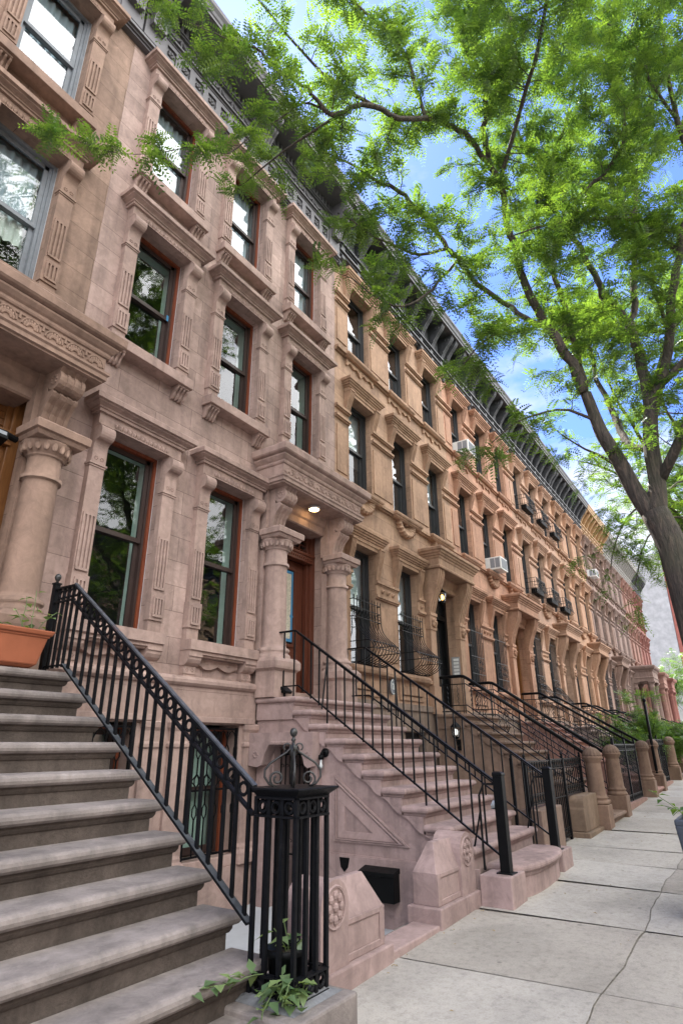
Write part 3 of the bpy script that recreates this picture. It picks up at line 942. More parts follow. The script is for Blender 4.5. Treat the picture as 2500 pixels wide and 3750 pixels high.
def surround_b(H, hw, f1=False):
    mb = MB()
    b = 0.175
    ch = 0.62 if f1 else 0.46
    for s in (-1, 1):
        xa, xb = (hw, hw+b) if s > 0 else (-hw-b, -hw)
        grooved(mb, s_poly(0, 0.05, 0.17, H-ch+0.06, H+0.06), 0, xa+0.006, xb-0.006)
        mb.box(xa-0.002, xb+0.002, -0.185, 0, H+0.06, H+0.10)
        # jamb bead, chamfered at the ends
        xj = s*(hw+0.03)
        mb.prism([(s*hw, 0), (s*(hw+0.03), -0.012), (s*(hw+0.06), 0)], 'z', 0.15, H-ch-0.35)
    mb.box(-hw-b, hw+b, -0.13, 0, H+0.10, H+0.17)
    mb.box(-hw+0.02, hw-0.02, -0.12, 0, H+0.0, H+0.10)
    mb.box(-hw+0.0, hw-0.0, -0.14, 0, H+0.075, H+0.10)
    mb.ubox(-hw-b, hw+b, -0.13, 0, [(0, H+0.155), (0.022, H+0.158), (0.028, H+0.195), (0.055, H+0.2), (0.06, H+0.235), (0.085, H+0.242), (0.092, H+0.275), (0.118, H+0.285), (0.125, H+0.345), (0.11, H+0.36)])
    return mb

def sill_b(fl):
    mb = MB()
    hw = HW_B
    if fl == 1:
        mb.ubox(-hw-0.17, hw+0.17, -0.16, 0.1, [(-0.03, -0.15), (0.0, -0.12), (0.0, -0.10), (0.02, -0.09), (0.035, -0.06), (0.035, -0.02), (0.0, 0.0)])
        n = 11
        vs, fs = [], []
        for i in range(n*3+1):                              # fluted half shell bracket
            a = PI*i/(n*3)
            k = 1.0+0.07*math.cos(i*2*PI/3)
            for f, y in ((0.16, -0.015), (0.55, -0.085), (0.9, -0.13), (1.0, -0.10), (1.0, 0.0)):
                vs.append((0.40*f*k*math.cos(a), y, -0.14-0.36*f*k*math.sin(a)*(0.9 if f < 1 else 0.92)))
        m = 5
        for i in range(n*3):
            for j in range(m-1):
                fs.append((i*m+j, (i+1)*m+j, (i+1)*m+j+1, i*m+j+1))
        mb.add([(x, -0.19-y if False else y, z) for x, y, z in vs], fs)
        mb.blob((0, -0.06, -0.15), 0.05, 0.07, 0.05)
        mb.box(-0.42, 0.42, -0.13, 0, -0.155, -0.13)
    elif fl == 2:
        mb.ubox(-hw-0.17, hw+0.17, -0.13, 0.1, [(-0.02, -0.14), (0.0, -0.12), (0.03, -0.09), (0.035, -0.05), (0.015, -0.01), (0.0, 0.0)])
        n = 24
        low = []
        for i in range(n+1):
            u = i/n
            f = abs(2*u-1)
            d = 0.30 if f > 0.86 else 0.20+0.13*math.exp(-((f-0.0)/0.2)**2)+0.05*math.cos(f*13)
            low.append((-hw-0.12+(2*hw+0.24)*u, -0.12-d*0.62))
        mb.prism([(-hw-0.12, -0.13)]+low+[(hw+0.12, -0.13)], 'y', -0.045, 0)
        for s in (-1, 1):
            mb.ring((s*0.07, -0.045, -0.24), 0.04, 0.012, 'y', 10, 4)
    else:
        mb.ubox(-hw-0.14, hw+0.14, -0.15, 0.1, [(0, -0.13), (0.02, -0.11), (0.04, -0.06), (0.03, -0.02), (0, 0)])
        mb.box(-hw-0.1, hw+0.1, -0.035, 0, -0.52, -0.14)
        mb.ubox(-hw+0.05, hw-0.05, -0.035, 0, [(0, -0.44), (0.0, -0.43), (0.03, -0.41), (0.03, -0.26), (0.0, -0.24)])
    return mb

def bracket_cornice(w, mat_cut=None):
    mb = MB()
    for za, zb, d in ((12.42, 12.46, 0.08), (12.46, 12.52, 0.14), (12.52, 12.57, 0.19), (12.74, 12.78, 0.14), (12.78, 12.83, 0.19)):
        mb.box(0, w, -d, 0, za, zb)
    mb.box(0, w, -0.09, 0.32, 12.46, 13.55)
    n = 9
    for i in range(n):
        x = 0.16+(w-0.32)*i/(n-1)
        mb.prism([(0, 12.22), (-0.05, 12.22), (-0.08, 12.27), (-0.075, 12.33), (-0.15, 12.38), (-0.16, 12.44), (0, 12.44)], 'x', x-0.065, x+0.065)
        mb.box(x-0.065, x+0.065, -0.15, 0, 12.57, 12.74)
        grooved(mb, s_poly(-0.09, 0.10, 0.50, 12.83, 13.52, 16), -0.09, x-0.075, x+0.075, 5, 0.014)
        mb.ring((x-0.077, -0.40, 13.38), 0.055, 0.014, 'x', 12, 4)
        mb.ring((x+0.077, -0.40, 13.38), 0.055, 0.014, 'x', 12, 4)
        mb.ring((x-0.077, -0.22, 12.98), 0.04, 0.012, 'x', 10, 4)
        if i < n-1:
            m = x+(w-0.32)/(n-1)/2
            mb.ubox(m-0.2, m+0.2, -0.10, 0, [(0, 12.95), (0.01, 12.96), (0.01, 13.28), (0, 13.3)])
    mb.box(0, w, -0.60, -0.09, 13.50, 13.56)
    mb.prism([(-0.60, 13.5), (-0.64, 13.5), (-0.64, 13.57), (-0.67, 13.6), (-0.69, 13.68), (-0.73, 13.74), (-0.735, 13.79), (-0.70, 13.82), (0.32, 13.88), (0.32, 13.54)], 'x', 0, w)
    return mb

def porch_b(dc):
    """big scrolled consoles carrying a moulded hood over the door"""
    mb = MB()
    for s in (-1, 1):
        c = dc+s*0.87
        grooved(mb, s_poly(0, 0.12, 0.44, 4.62, 5.66, 20), 0, c-0.17, c+0.17, 7, 0.014)
        mb.box(c-0.15, c+0.15, -0.12, 0, 2.35, 4.25)
        mb.box(c-0.18, c+0.18, -0.15, 0, 2.35, 2.95)
        mb.box(c-0.18, c+0.18, -0.16, 0, 4.55, 4.63)
        mb.box(c-0.17, c+0.17, -0.14, 0, 4.22, 4.56)
        for q in range(5):
            a = 2*PI*q/5
            mb.blob((c+0.07*math.cos(a), -0.16, 4.39+0.07*math.sin(a)), 0.05, 0.05, 0.06, 6, 4)
        mb.blob((c, -0.19, 4.39), 0.05, 0.05, 0.05, 6, 4)
    xa, xb = dc-1.08, dc+1.08
    mb.ubox(xa, xb, -0.47, 0, [(0, 5.65), (0.02, 5.66), (0.03, 5.7), (0.0, 5.73), (0.0, 5.88), (0.02, 5.9), (0.03, 5.94), (0.06, 5.96), (0.065, 5.99), (0.10, 6.01), (0.11, 6.05), (0.145, 6.07), (0.15, 6.13), (0.12, 6.16)])
    mb.ubox(dc-0.66, dc+0.66, -0.05, 0.30, [(0, 5.32), (0.03, 5.34), (0.03, 5.44), (0.07, 5.5), (0.10, 5.58), (0.10, 5.66)])
    return mb

def rowhouse_b(x0, label, wallc, trimc, doorm):
    w = WB
    root = thing('townhouse', label, 'row house', (x0, FW, 0), 'brownstone row houses')
    dc = WXB[2]
    dop = (dc-0.72, dc+0.72, 2.35, 5.40)
    ops = [(x-HW_B, x+HW_B, z, z+h) for i, (z, h) in enumerate(FLB) for x in WXB if not (i == 0 and x > 4)]+[dop]
    wall_mesh(w, 2.5, 12.5, ops).build('wall', WALL, root, (0, 0, 0), wallc)
    mb = wall_mesh(3.9, -0.4, 2.5, [(x-HW_B, x+HW_B, 0.7, 1.95) for x in WXB[:2]], -0.06, 0.3)
    mb.box(3.9, w, 0.0, 0.3, -0.4, 2.5)
    mb.box(0, 3.8, -0.10, -0.06, 2.38, 2.5)
    for x in WXB[:2]:
        mb.box(x-0.6, x+0.6, -0.12, -0.06, 1.97, 2.09)
    mb.build('basement', TRIM, root, (0, 0, 0), trimc)
    # string courses and piers between the windows
    mb = MB()
    edges = [0.0]+[e for x in WXB for e in (x-HW_B-0.175, x+HW_B+0.175)]+[w]
    for fi, (z, h) in enumerate(FLB):
        zb = z+h-(0.62 if fi == 0 else 0.46)+0.06
        e2 = edges if fi else [0.0, WXB[0]-HW_B-0.175, WXB[0]+HW_B+0.175, WXB[1]-HW_B-0.175, WXB[1]+HW_B+0.175, 3.75]
        for a, b in zip(e2[0::2], e2[1::2]):
            aa, bb = a-(0.17 if a > 0 else 0), b+(0.17 if b < w else 0)
            if fi == 0 and b == 3.75:
                bb = 3.72
            gap = 0.30 if fi == 0 else 0.235
            for zz, dd in ((zb-0.055, 0.075), (zb-0.085, 0.045), (zb-gap-0.05, 0.07), (zb-gap-0.08, 0.04)):
                mb.box(aa, bb, -dd, 0, zz, zz+(0.055 if dd > 0.06 else 0.03))
            mb.box(aa+0.075, bb-0.075, -0.022, 0, z+0.2, zb-gap-0.22)
            if fi == 0:
                mb.box(aa+0.01, bb-0.01, -0.03, 0, zb-gap, zb-0.085)
                k = 3 if bb-aa > 0.7 else 1
                for i in range(k):
                    cx = (aa+bb)/2+(i-(k-1)/2)*0.22
                    mb.blob((cx, -0.035, zb-gap/2-0.04), 0.055, 0.045, 0.055, 8, 5)
                    mb.blob((cx, -0.07, zb-gap/2-0.04), 0.02, 0.03, 0.02, 6, 4)
    for za, zb, d in ((6.56, 6.60, 0.06), (6.60, 6.66, 0.10)):
        mb.box(0, w, -d, 0, za, zb)
    for za, zb, d in ((9.78, 9.82, 0.05), (9.82, 9.89, 0.10)):
        mb.box(0, w, -d, 0, za, zb)
    mb.ubox(0.001, 3.72, -0.02, 0, [(0, 2.94), (0.04, 2.96), (0.085, 2.99), (0.085, 3.04), (0.03, 3.08)])
    mb.build('string_courses', TRIM, root, (0, 0, 0), trimc, 0.0)
    for fi, (z, h) in enumerate(FLB):
        first = None
        for wi, x in enumerate(WXB):
            if fi == 0 and wi == 2:
                continue
            if first is None:
                fr = window_unit(HW_B, h, None, caulk=None, y=0.13)
                first = fr.build('window', [SASHB, SASHB, SASHB], root, (x, 0, z))
                g1, g2 = panes(HW_B, h, y=0.13)
                g1.build('upper_pane', GLASS_TOP, first)
                g2.build('lower_pane', SCREEN if fi else GLASS_TOP, first)
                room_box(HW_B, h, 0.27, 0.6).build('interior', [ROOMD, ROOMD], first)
                surround_b(h, HW_B, fi == 0).build('surround', TRIM, first, (0, 0, 0), trimc)
                sill_b(fi).build('sill', TRIM, first, (0, 0, 0), trimc)
            else:
                copy_tree(first, root).location = (x, 0, z)
    for x in WXB[:2]:
        mb = MB()
        mb.box(x-HW_B, x+HW_B, 0.1, 0.14, 0.7, 1.95)
        mb.build('basement_window', SASHB, root)
    porch_b(dc).build('porch', TRIM, root, (0, 0, 0), trimc, 0.004)
    bracket_cornice(w).build('cornice', DARKMETAL, root)
    mb = MB()
    mb.box(0.02, w-0.02, 0.32, 2.2, 13.3, 13.5)
    mb.box(0.0, w, 2.2, 11.0, -0.4, 13.5)
    for z in (2.5, 6.0, 9.3):
        mb.box(0.0, w, 0.321, 2.2, z-0.15, z)
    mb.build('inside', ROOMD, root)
    mb = MB()
    y = 0.22
    for s in (-1, 1):
        a, b = sorted((dc+s*0.72, dc+s*0.60))
        mb.box(a, b, y, y+0.12, 2.35, 5.40)
    mb.box(dc-0.6, dc+0.6, y, y+0.12, 5.28, 5.40)
    mb.box(dc-0.6, dc+0.6, y, y+0.12, 4.68, 4.80)
    mb.box(dc-0.012, dc+0.012, y+0.04, y+0.1, 4.8, 5.28)
    df = mb.build('door_frame', doorm, root)
    mb = MB()
    mb.add([(dc-0.6, y+0.08, 4.8), (dc+0.6, y+0.08, 4.8), (dc+0.6, y+0.08, 5.28), (dc-0.6, y+0.08, 5.28)], [(0, 1, 2, 3)])
    mb.build('transom_pane', SCREEN, df)
    mb = MB()
    for a, b in ((dc-0.6, dc-0.005), (dc+0.005, dc+0.6)):
        mb.box(a, b, y+0.08, y+0.12, 2.4, 3.1)
        mb.box(a, b, y+0.08, y+0.12, 4.5, 4.68)
        mb.box(a, a+0.13, y+0.08, y+0.12, 3.1, 4.5)
        mb.box(b-0.13, b, y+0.08, y+0.12, 3.1, 4.5)
        mb.box(a+0.1, b-0.1, y+0.055, y+0.08, 2.55, 2.95)
    dr = mb.build('door', doorm, root, (0, 0, 0), None, 0.004)
    mb = MB()
    for a, b in ((dc-0.47, dc-0.135), (dc+0.135, dc+0.47)):
        mb.add([(a, y+0.1, 3.1), (b, y+0.1, 3.1), (b, y+0.1, 4.5), (a, y+0.1, 4.5)], [(0, 1, 2, 3)])
    mb.build('door_pane', SCREEN, dr)
    return root

def portico(dc):
    """projecting porch on free-standing columns"""
    mb = MB()
    for s in (-1, 1):
        for y in (-1.0, -0.12):
            mb.smooth = True
            mb.lathe((dc+s*0.95, y, 2.3), [(0.26, 0), (0.26, 0.12), (0.22, 0.2), (0.185, 0.28), (0.18, 1.2), (0.16, 2.55), (0.2, 2.6), (0.17, 2.66), (0.17, 2.75), (0.24, 2.86)], 14)
            mb.smooth = False
            mb.box(dc+s*0.95-0.26, dc+s*0.95+0.26, y-0.26, y+0.12, 5.16, 5.24)
    mb.ubox(dc-1.16, dc+1.16, -1.22, 0, [(0, 5.24), (0, 5.42), (0.03, 5.43), (0.03, 5.46), (0, 5.5), (0, 5.78), (0.04, 5.84), (0.06, 5.9), (0.13, 5.94), (0.17, 5.98), (0.2, 6.06), (0.2, 6.12), (0.15, 6.16)])
    mb.box(dc-1.2, dc+1.2, -1.3, 0, -0.3, 2.3)
    return mb
# ------------------------------------------------------------------ stoops and their railings
def nose(z, t=0.075):
    """rounded nosing with a small cyma below: (outward, z) from the bottom up"""
    r = t/2
    p = [(-0.05, z-t-0.045), (-0.035, z-t-0.04), (-0.022, z-t-0.02), (-0.02, z-t)]
    p += [(-0.012+r*math.cos(a)*0.9, z-r+r*math.sin(a)) for a in [-PI/2+PI*i/6 for i in range(7)]]
    p.append((-0.03, z+0.001))
    return p

def stoop(label, x0, x1, n, zl, y1, run, rise, col, gz, yback=5.98, arch=None, brackets=True, bull=0.0, plinth=None, bev=0.004, mat=None, riser=None):
    root = thing('stoop', label, 'stoop', ((x0+x1)/2, y1, gz), 'stoops in front of the row houses')
    ox, oy, oz = (x0+x1)/2, y1, gz
    mat = mat or STEP
    mb = MB()
    e = 0.05
    for k in range(n):
        y, z = y1-run*k, zl-rise*k
        yb = yback if k == 0 else y+run+0.03
        if k == n-1 and bull:
            xa, xb = plinth[0]+0.38, plinth[1]-0.38
            prof = nose(z)
            base = [(xa, y+run)]+[((xa+xb)/2-(xb-xa)/2*math.cos(PI*i/20), y+0.10-bull*math.sin(PI*i/20)**0.6) for i in range(21)]+[(xb, y+run)]
            vs, fs = [], []
            m = len(base)
            cx, cy = (xa+xb)/2, y+run
            for d, zz in [(-0.05, gz-0.1)]+prof:
                for bx, by in base:
                    v = Vector((bx-cx, by-cy))
                    L = max(v.length, 0.01)
                    vs.append((bx+v.x/L*d, by+v.y/L*d, zz))
            for j in range(len(prof)):
                for i in range(m-1):
                    fs.append((j*m+i, j*m+i+1, (j+1)*m+i+1, (j+1)*m+i))
            q = len(prof)*m
            fs.append(tuple(range(q, q+m)))
            mb.add(vs, fs)
            continue
        pr = nose(z)
        mb.m = 0
        mb.ubox(x0+e, x1-e, y+e, yb, [(d+e, zz) for d, zz in pr[4:]])
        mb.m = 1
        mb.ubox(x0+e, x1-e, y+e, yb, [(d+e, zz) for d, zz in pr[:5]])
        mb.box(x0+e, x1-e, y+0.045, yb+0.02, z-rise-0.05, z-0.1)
    mb.v = [(a-ox, b-oy, c-oz) for a, b, c in mb.v]
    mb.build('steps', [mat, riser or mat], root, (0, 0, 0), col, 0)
    # cheeks below the steps
    mb = MB()
    top = [(y1-run*k+0.05, zl-rise*k-0.1) for k in range(n)]
    def cheek(ya, yb, zlow, xa, xb):
        pts = [(ya, zlow)]
        # stepped top between ya and yb
        prof = []
        for k in range(n-1, -1, -1):
            y, z = top[k]
            yn = yback if k == 0 else top[k-1][0]
            a, b = max(y, ya), min(yn, yb)
            if b > a:
                prof += [(a, z), (b, z)]
        pts += prof+[(yb, zlow)]
        mb.prism(pts, 'x', xa, xb)
    yf = top[n-2][0]
    if arch:
        ya, yb, zt = arch
        cheek(yf, ya, gz-0.5, x0+0.045, x1-0.045)
        cheek(ya, yb, zt, x0+0.0451, x1-0.0451)
        cheek(yb, yback, gz-0.5, x0+0.045, x1-0.045)
        mb.box(x1-0.12, x1-0.06, ya, yb, gz-0.5, zt)
    else:
        cheek(yf, yback, gz-0.4, x0+0.045, x1-0.045)
    if brackets:
        for k in range(1, n-1):
            y, z = y1-run*k, zl-rise*k-0.11
            pts = [(y+0.05, z+0.005)]
            for i in range(9):
                u = i/8
                pts.append((y+0.05+run*1.0*u, z-rise*(0.93*(1-u)+0.10*math.sin(2*PI*u))))
            pts.append((y+0.05+run, z+0.005))
            for xa, xb in ((x0+0.012, x0+0.047), (x1-0.047, x1-0.012)):
                mb.prism(pts, 'x', xa, xb)
        for xa, xb in ((x0+0.015, x0+0.047), (x1-0.047, x1-0.015)):
            mb.box(xa, xb, y1+0.05, yback, zl-0.30, zl-0.1)
    mb.v = [(a-ox, b-oy, c-oz) for a, b, c in mb.v]
    mb.build('cheek_wall', TRIM if mat is STEP else mat, root, (0, 0, 0), col, 0)
    return root, (ox, oy, oz)

def local_build(mb, name, mats, root, org, col=None, bev=0.0):
    mb.v = [(a-org[0], b-org[1], c-org[2]) for a, b, c in mb.v]
    return mb.build(name, mats, root, (0, 0, 0), col, bev)

def rail_plain(label, x, y0, yb, y2, z0, z2, post, group, flip=1):
    """flat top bar, thin square balusters, heavy square newel at the foot"""
    root = thing('stair_railing', label, 'railing', (x, y2, post[1]), group)
    og = (x, y2, post[1])
    mb = MB()
    mb.bar((x, y0, z0), (x, yb, z0), 0.045, 0.02)
    mb.bar((x, yb, z0), (x, y2, z2), 0.045, 0.02)
    mb.bar((x, yb-0.02, z0-0.035), (x, y2, z2-0.03), 0.012, 0.012)
    local_build(mb, 'handrail', IRON, root, og)
    mb = MB()
    lz = z0-0.78
    lz2 = z2-0.72
    mb.bar((x, y0-0.05, lz), (x, yb-0.06, lz), 0.02, 0.018)
    mb.bar((x, yb-0.06, lz), (x, y2, lz2), 0.025, 0.018)
    local_build(mb, 'bottom_rail', IRON, root, og)
    k = 0
    L = math.hypot(y0-yb, 0)
    for i in range(3):
        y = y0-0.08-i*(y0-yb-0.1)/2
        mb = MB()
        mb.bar((x, y, z0-0.01), (x, y, lz-(0.15 if i in (0, 2) else 0)), 0.017)
        local_build(mb, 'baluster', IRON, root, og)
    n = 20
    for i in range(1, n):
        u = i/n
        y = yb+(y2-yb)*u
        mb = MB()
        zt = z0+(z2-z0)*u
        zb = lz+(lz2-lz)*u-(0.2 if i in (4, 14) else 0)
        mb.bar((x, y, zt-0.01), (x, y, zb), 0.017)
        local_build(mb, 'baluster', IRON, root, og)
    mb = MB()
    u = 0.2
    y = yb+(y2-yb)*u
    mb.tube([(x, y, z0+(z2-z0)*u), (x-flip*0.02, y, z0-0.55), (x-flip*0.1, y+0.02, z0-1.12)], 0.011, 6)
    local_build(mb, 'brace', IRON, root, og)
    mb = MB()
    mb.tube([(x-0.0, y2, z2-0.03), (x-0.03, y2+0.12, z2-0.03), (x-0.05, y2+0.17, z2-0.14), (x-0.05, y2+0.17, post[1]+0.02)], 0.012, 6)
    mb.tube([(x-0.05, y2+0.17, z2-0.3), (x-0.05, y2+0.27, post[1]+0.22)], 0.010, 6)
    local_build(mb, 'brace', IRON, root, og)
    mb = MB()
    w = 0.052
    mb.box(x-w, x+w, post[0]-w, post[0]+w, post[1]+0.008, z2+0.07)
    mb.ubox(x-w, x+w, post[0]-w, post[0]+w, [(0.004, z2+0.055), (0.008, z2+0.07), (0.004, z2+0.085), (-0.03, z2+0.1)])
    mb.box(x-0.085, x+0.085, post[0]-0.085, post[0]+0.085, post[1], post[1]+0.012)
    local_build(mb, 'newel_post', BLACKP, root, og, None, 0.004)
    return root

def wavy(mb, x, y, za, zb, r=0.0085, amp=0.013):
    n = 9
    pts = [(x, y+(amp if i % 2 else -amp)*(0 if i in (0, n) else 1), za+(zb-za)*i/n) for i in range(n+1)]
    mb.tube(pts, r, 4)

def rail_twist(label, x, y0, yb, y2, z0, z2, group):
    """round handrail over thin rails with twisted and bellied balusters"""
    og = (x, y2, z2-0.85)
    root = thing('stair_railing', label, 'railing', og, group)
    mb = MB()
    mb.smooth = True
    mb.tube([(x, y0, z0-0.02), (x, y0-0.03, z0), (x, yb+0.08, z0), (x, yb, z0-0.015), (x, yb-0.08, z0-0.06), (x, y2, z2)], 0.036, 8)
    local_build(mb, 'handrail', IRON, root, og)
    mb = MB()
    for d in (0.17, 0.62, 0.74):
        mb.tube([(x, y0-0.02, z0-d), (x, yb-0.03, z0-d), (x, y2, z2-d)], 0.013, 5)
    local_build(mb, 'thin_rails', IRON, root, og)
    mb = MB()
    m = 16
    for i in range(m+1):
        u = i/m
        y = yb+(y2-yb)*u
        zt = z0+(z2-z0)*u
        if i % 4 == 0:
            mb.bar((x, y, zt), (x, y, zt-0.82), 0.016)
        else:
            wavy(mb, x, y, zt-0.17, zt-0.62)
        if i % 4 == 2:
            for s in (-1, 1):
                mb.tube([(x, y+s*0.015, zt-0.2), (x, y+s*0.065, zt-0.3), (x, y+s*0.03, zt-0.4), (x, y+s*0.065, zt-0.5), (x, y+s*0.015, zt-0.6)], 0.007, 4)
    for i in range(5):
        y = y0-0.05-(y0-yb-0.1)*i/4
        (wavy(mb, x, y, z0-0.17, z0-0.62) if i % 2 else mb.bar((x, y, z0), (x, y, z0-0.8), 0.014))
    local_build(mb, 'balusters', IRON, root, og)
    return root

def rail_ring(label, x, y0, yb, y2, z0, z2, group):
    """old railing: flat capping, a band of rings, square balusters on a flat string"""
    og = (x, y2, z2-0.9)
    root = thing('stair_railing', label, 'railing', og, group)
    sl = (z2-z0)/(y2-yb)
    mb = MB()
    mb.bar((x, y0, z0), (x, yb, z0), 0.042, 0.016)
    mb.bar((x, yb+0.01, z0), (x, y2, z2), 0.042, 0.016)
    mb.m = 1
    mb.bar((x, yb+0.01, z0+0.015), (x, y2, z2+0.015), 0.035, 0.014)
    local_build(mb, 'handrail', [IRON_OLD, IRON_WORN], root, og)
    mb = MB()
    d, b = 0.15, 0.72
    mb.bar((x, y0, z0-d+0.02), (x, yb, z0-d+0.02), 0.03, 0.014)
    mb.bar((x, yb, z0-d), (x, y2, z2-d), 0.036, 0.014)
    local_build(mb, 'middle_rail', IRON_OLD, root, og)
    mb = MB()
    mb.bar((x, y0+0.05, z0-b), (x, yb, z0-b), 0.02, 0.014)
    mb.bar((x, yb, z0-b), (x, y2, z2-b), 0.055, 0.014)
    mb.m = 1
    mb.bar((x, yb, z0-b+0.0085), (x, y2, z2-b+0.0085), 0.05, 0.004)
    local_build(mb, 'bottom_rail', [IRON_OLD, IRON_DUSTY], root, og)
    n = 21
    for i in range(n):
        u = (i+0.6)/n
        y = yb+(y2-yb)*u
        z = z0+(z2-z0)*u
        mb = MB()
        mb.bar((x, y, z-0.01), (x, y, z-b), 0.021)
        local_build(mb, 'baluster', IRON_OLD, root, og)
        if i < n-0:
            y += (y2-yb)/n/2
            z += (z2-z0)/n/2
            if i == n-1:
                continue
            mb = MB()
            mb.ring((x, y, z-d/2), 0.036, 0.011, 'x', 14, 6)
            local_build(mb, 'ring', IRON_OLD, root, og)
    for i in range(4):
        y = y0-0.05-(y0-yb)*i/4
        mb = MB()
        mb.bar((x, y, z0), (x, y, z0-b-0.02), 0.021)
        mb.ring((x, y-0.045, z0-d/2+0.01), 0.036, 0.011, 'x', 14, 6)
        local_build(mb, 'baluster', IRON_OLD, root, og)
    mb = MB()
    mb.box(x-0.025, x+0.025, y0, y0+0.05, z0-0.78, z0+0.05)
    mb.box(x-0.032, x+0.032, y0-0.007, y0+0.057, z0+0.05, z0+0.065)
    mb.m = 1
    mb.smooth = True
    mb.lathe((x, y0+0.025, z0+0.065), [(0.012, 0), (0.012, 0.02), (0.022, 0.03), (0.03, 0.05), (0.03, 0.065), (0.02, 0.085), (0.004, 0.095)], 10)
    local_build(mb, 'newel_post', [IRON_OLD, STEEL], root, og)
    return root

def cage_newel(x0, x1, y0, y1, zb, zt):
    og = ((x0+x1)/2, (y0+y1)/2, zb)
    root = thing('cage_newel', 'square black iron cage newel with scrolled finial at the foot of the dark stone stoop', 'newel post', og)
    ring_pts = sorted({(round(x0+(x1-x0)*i/3, 4), round(y0+(y1-y0)*j/3, 4)) for i in range(4) for j in range(4) if i in (0, 3) or j in (0, 3)})
    def band(z0, z1, nm):
        mb = MB()
        for z in (z0, z1):
            for a, b in (((x0, y0), (x1, y0)), ((x1, y0), (x1, y1)), ((x1, y1), (x0, y1)), ((x0, y1), (x0, y0))):
                mb.bar((a[0], a[1], z), (b[0], b[1], z), 0.05 if z == z0 and nm == 'ring_band' else 0.045, 0.012)
        zc, R = (z0+z1)/2, (z1-z0)/2-0.012
        for i in range(3):
            u = (i+0.5)/3
            for y in (y0, y1):
                mb.ring((x0+(x1-x0)*u, y, zc), R*0.8, 0.011, 'y', 14, 6)
            for x in (x0, x1):
                mb.ring((x, y0+(y1-y0)*u, zc), R*0.8, 0.011, 'x', 14, 6)
        for x, y in ring_pts:
            mb.bar((x, y, z0), (x, y, z1), 0.024)
        local_build(mb, nm, IRON_OLD, root, og)
    band(zb+0.015, zb+0.12, 'ring_band')
    band(zt-0.155, zt-0.055, 'ring_band')
    for x, y in ring_pts:
        mb = MB()
        mb.bar((x, y, zb+0.12), (x, y, zt-0.155), 0.024)
        local_build(mb, 'bar', IRON_OLD, root, og)
    mb = MB()
    mb.ubox(x0, x1, y0, y1, [(0.0, zt-0.055), (0.012, zt-0.05), (0.015, zt-0.04), (0.05, zt-0.012), (0.056, zt-0.008), (0.056, zt), (0.052, zt+0.003)])
    mb.box(x0, x1, y1, y1+0.05, zt-0.03, zt+0.002)
    local_build(mb, 'cap', IRON_OLD, root, og)
    cx, cy = og[0], og[1]
    mb = MB()
    mb.smooth = True
    for ang in [0.72+k*PI/2 for k in range(4)]:
        p = (math.cos(ang), math.sin(ang))
        low = spiral((cx+p[0]*0.10, cy+p[1]*0.10, zt+0.05), 0.014, 0.05, PI*2.4, -PI*0.5, 16, (p[0], p[1], 0))
        pts = low+[(cx+p[0]*q, cy+p[1]*q, zt+z) for q, z in ((0.15, 0.02), (0.178, 0.06), (0.178, 0.10), (0.145, 0.14), (0.09, 0.175), (0.04, 0.205), (0.02, 0.225), (0.02, 0.245))]
        mb.tube(pts, 0.0075, 5)
        mb.tube(spiral((cx+p[0]*0.04, cy+p[1]*0.04, zt+0.235), 0.024, 0.02, PI, -PI*0.35, 10, (p[0], p[1], 0)), 0.0055, 5)
    mb.lathe((cx, cy, zt), [(0.012, 0), (0.012, 0.18), (0.022, 0.19), (0.022, 0.245), (0.012, 0.25), (0.01, 0.27), (0.017, 0.28), (0.01, 0.29), (0.008, 0.297), (0.018, 0.303), (0.025, 0.32), (0.025, 0.33), (0.018, 0.347), (0.003, 0.353)], 12)
    local_build(mb, 'finial', [STEEL], root, og)
    return root

def pillar_proto():
    root = thing('dome_pillar', '', 'pillar', (0, 0, 0), 'dome topped stone pillars at the stoop feet')
    mb = MB()
    mb.box(-0.19, 0.19, -0.19, 0.19, -0.15, 0.38)
    p = mb.build('pedestal', TRIM, root, (0, 0, 0), (0.19, 0.125, 0.09), 0.012)
    mb = MB()
    mb.smooth = True
    mb.lathe((0, 0, 0), [(0.19, 0.38), (0.195, 0.41), (0.185, 0.44), (0.165, 0.45), (0.165, 0.47), (0.18, 0.485), (0.18, 0.5), (0.16, 0.515), (0.148, 0.55), (0.145, 0.7), (0.132, 1.06), (0.132, 1.08), (0.145, 1.09), (0.15, 1.12), (0.178, 1.15), (0.182, 1.18), (0.15, 1.19)], 24)
    mb.build('shaft', TRIM, root, (0, 0, 0), (0.19, 0.125, 0.09))
    mb = MB()
    mb.smooth = True
    mb.lathe((0, 0, 1.18), [(0.17*math.cos(a), 0.165*math.sin(a)) for a in [PI/2*i/8*0.98 for i in range(9)]], 64, 16, 0.07)
    mb.build('dome', TRIM, root, (0, 0, 0), (0.17, 0.115, 0.085))
    return root

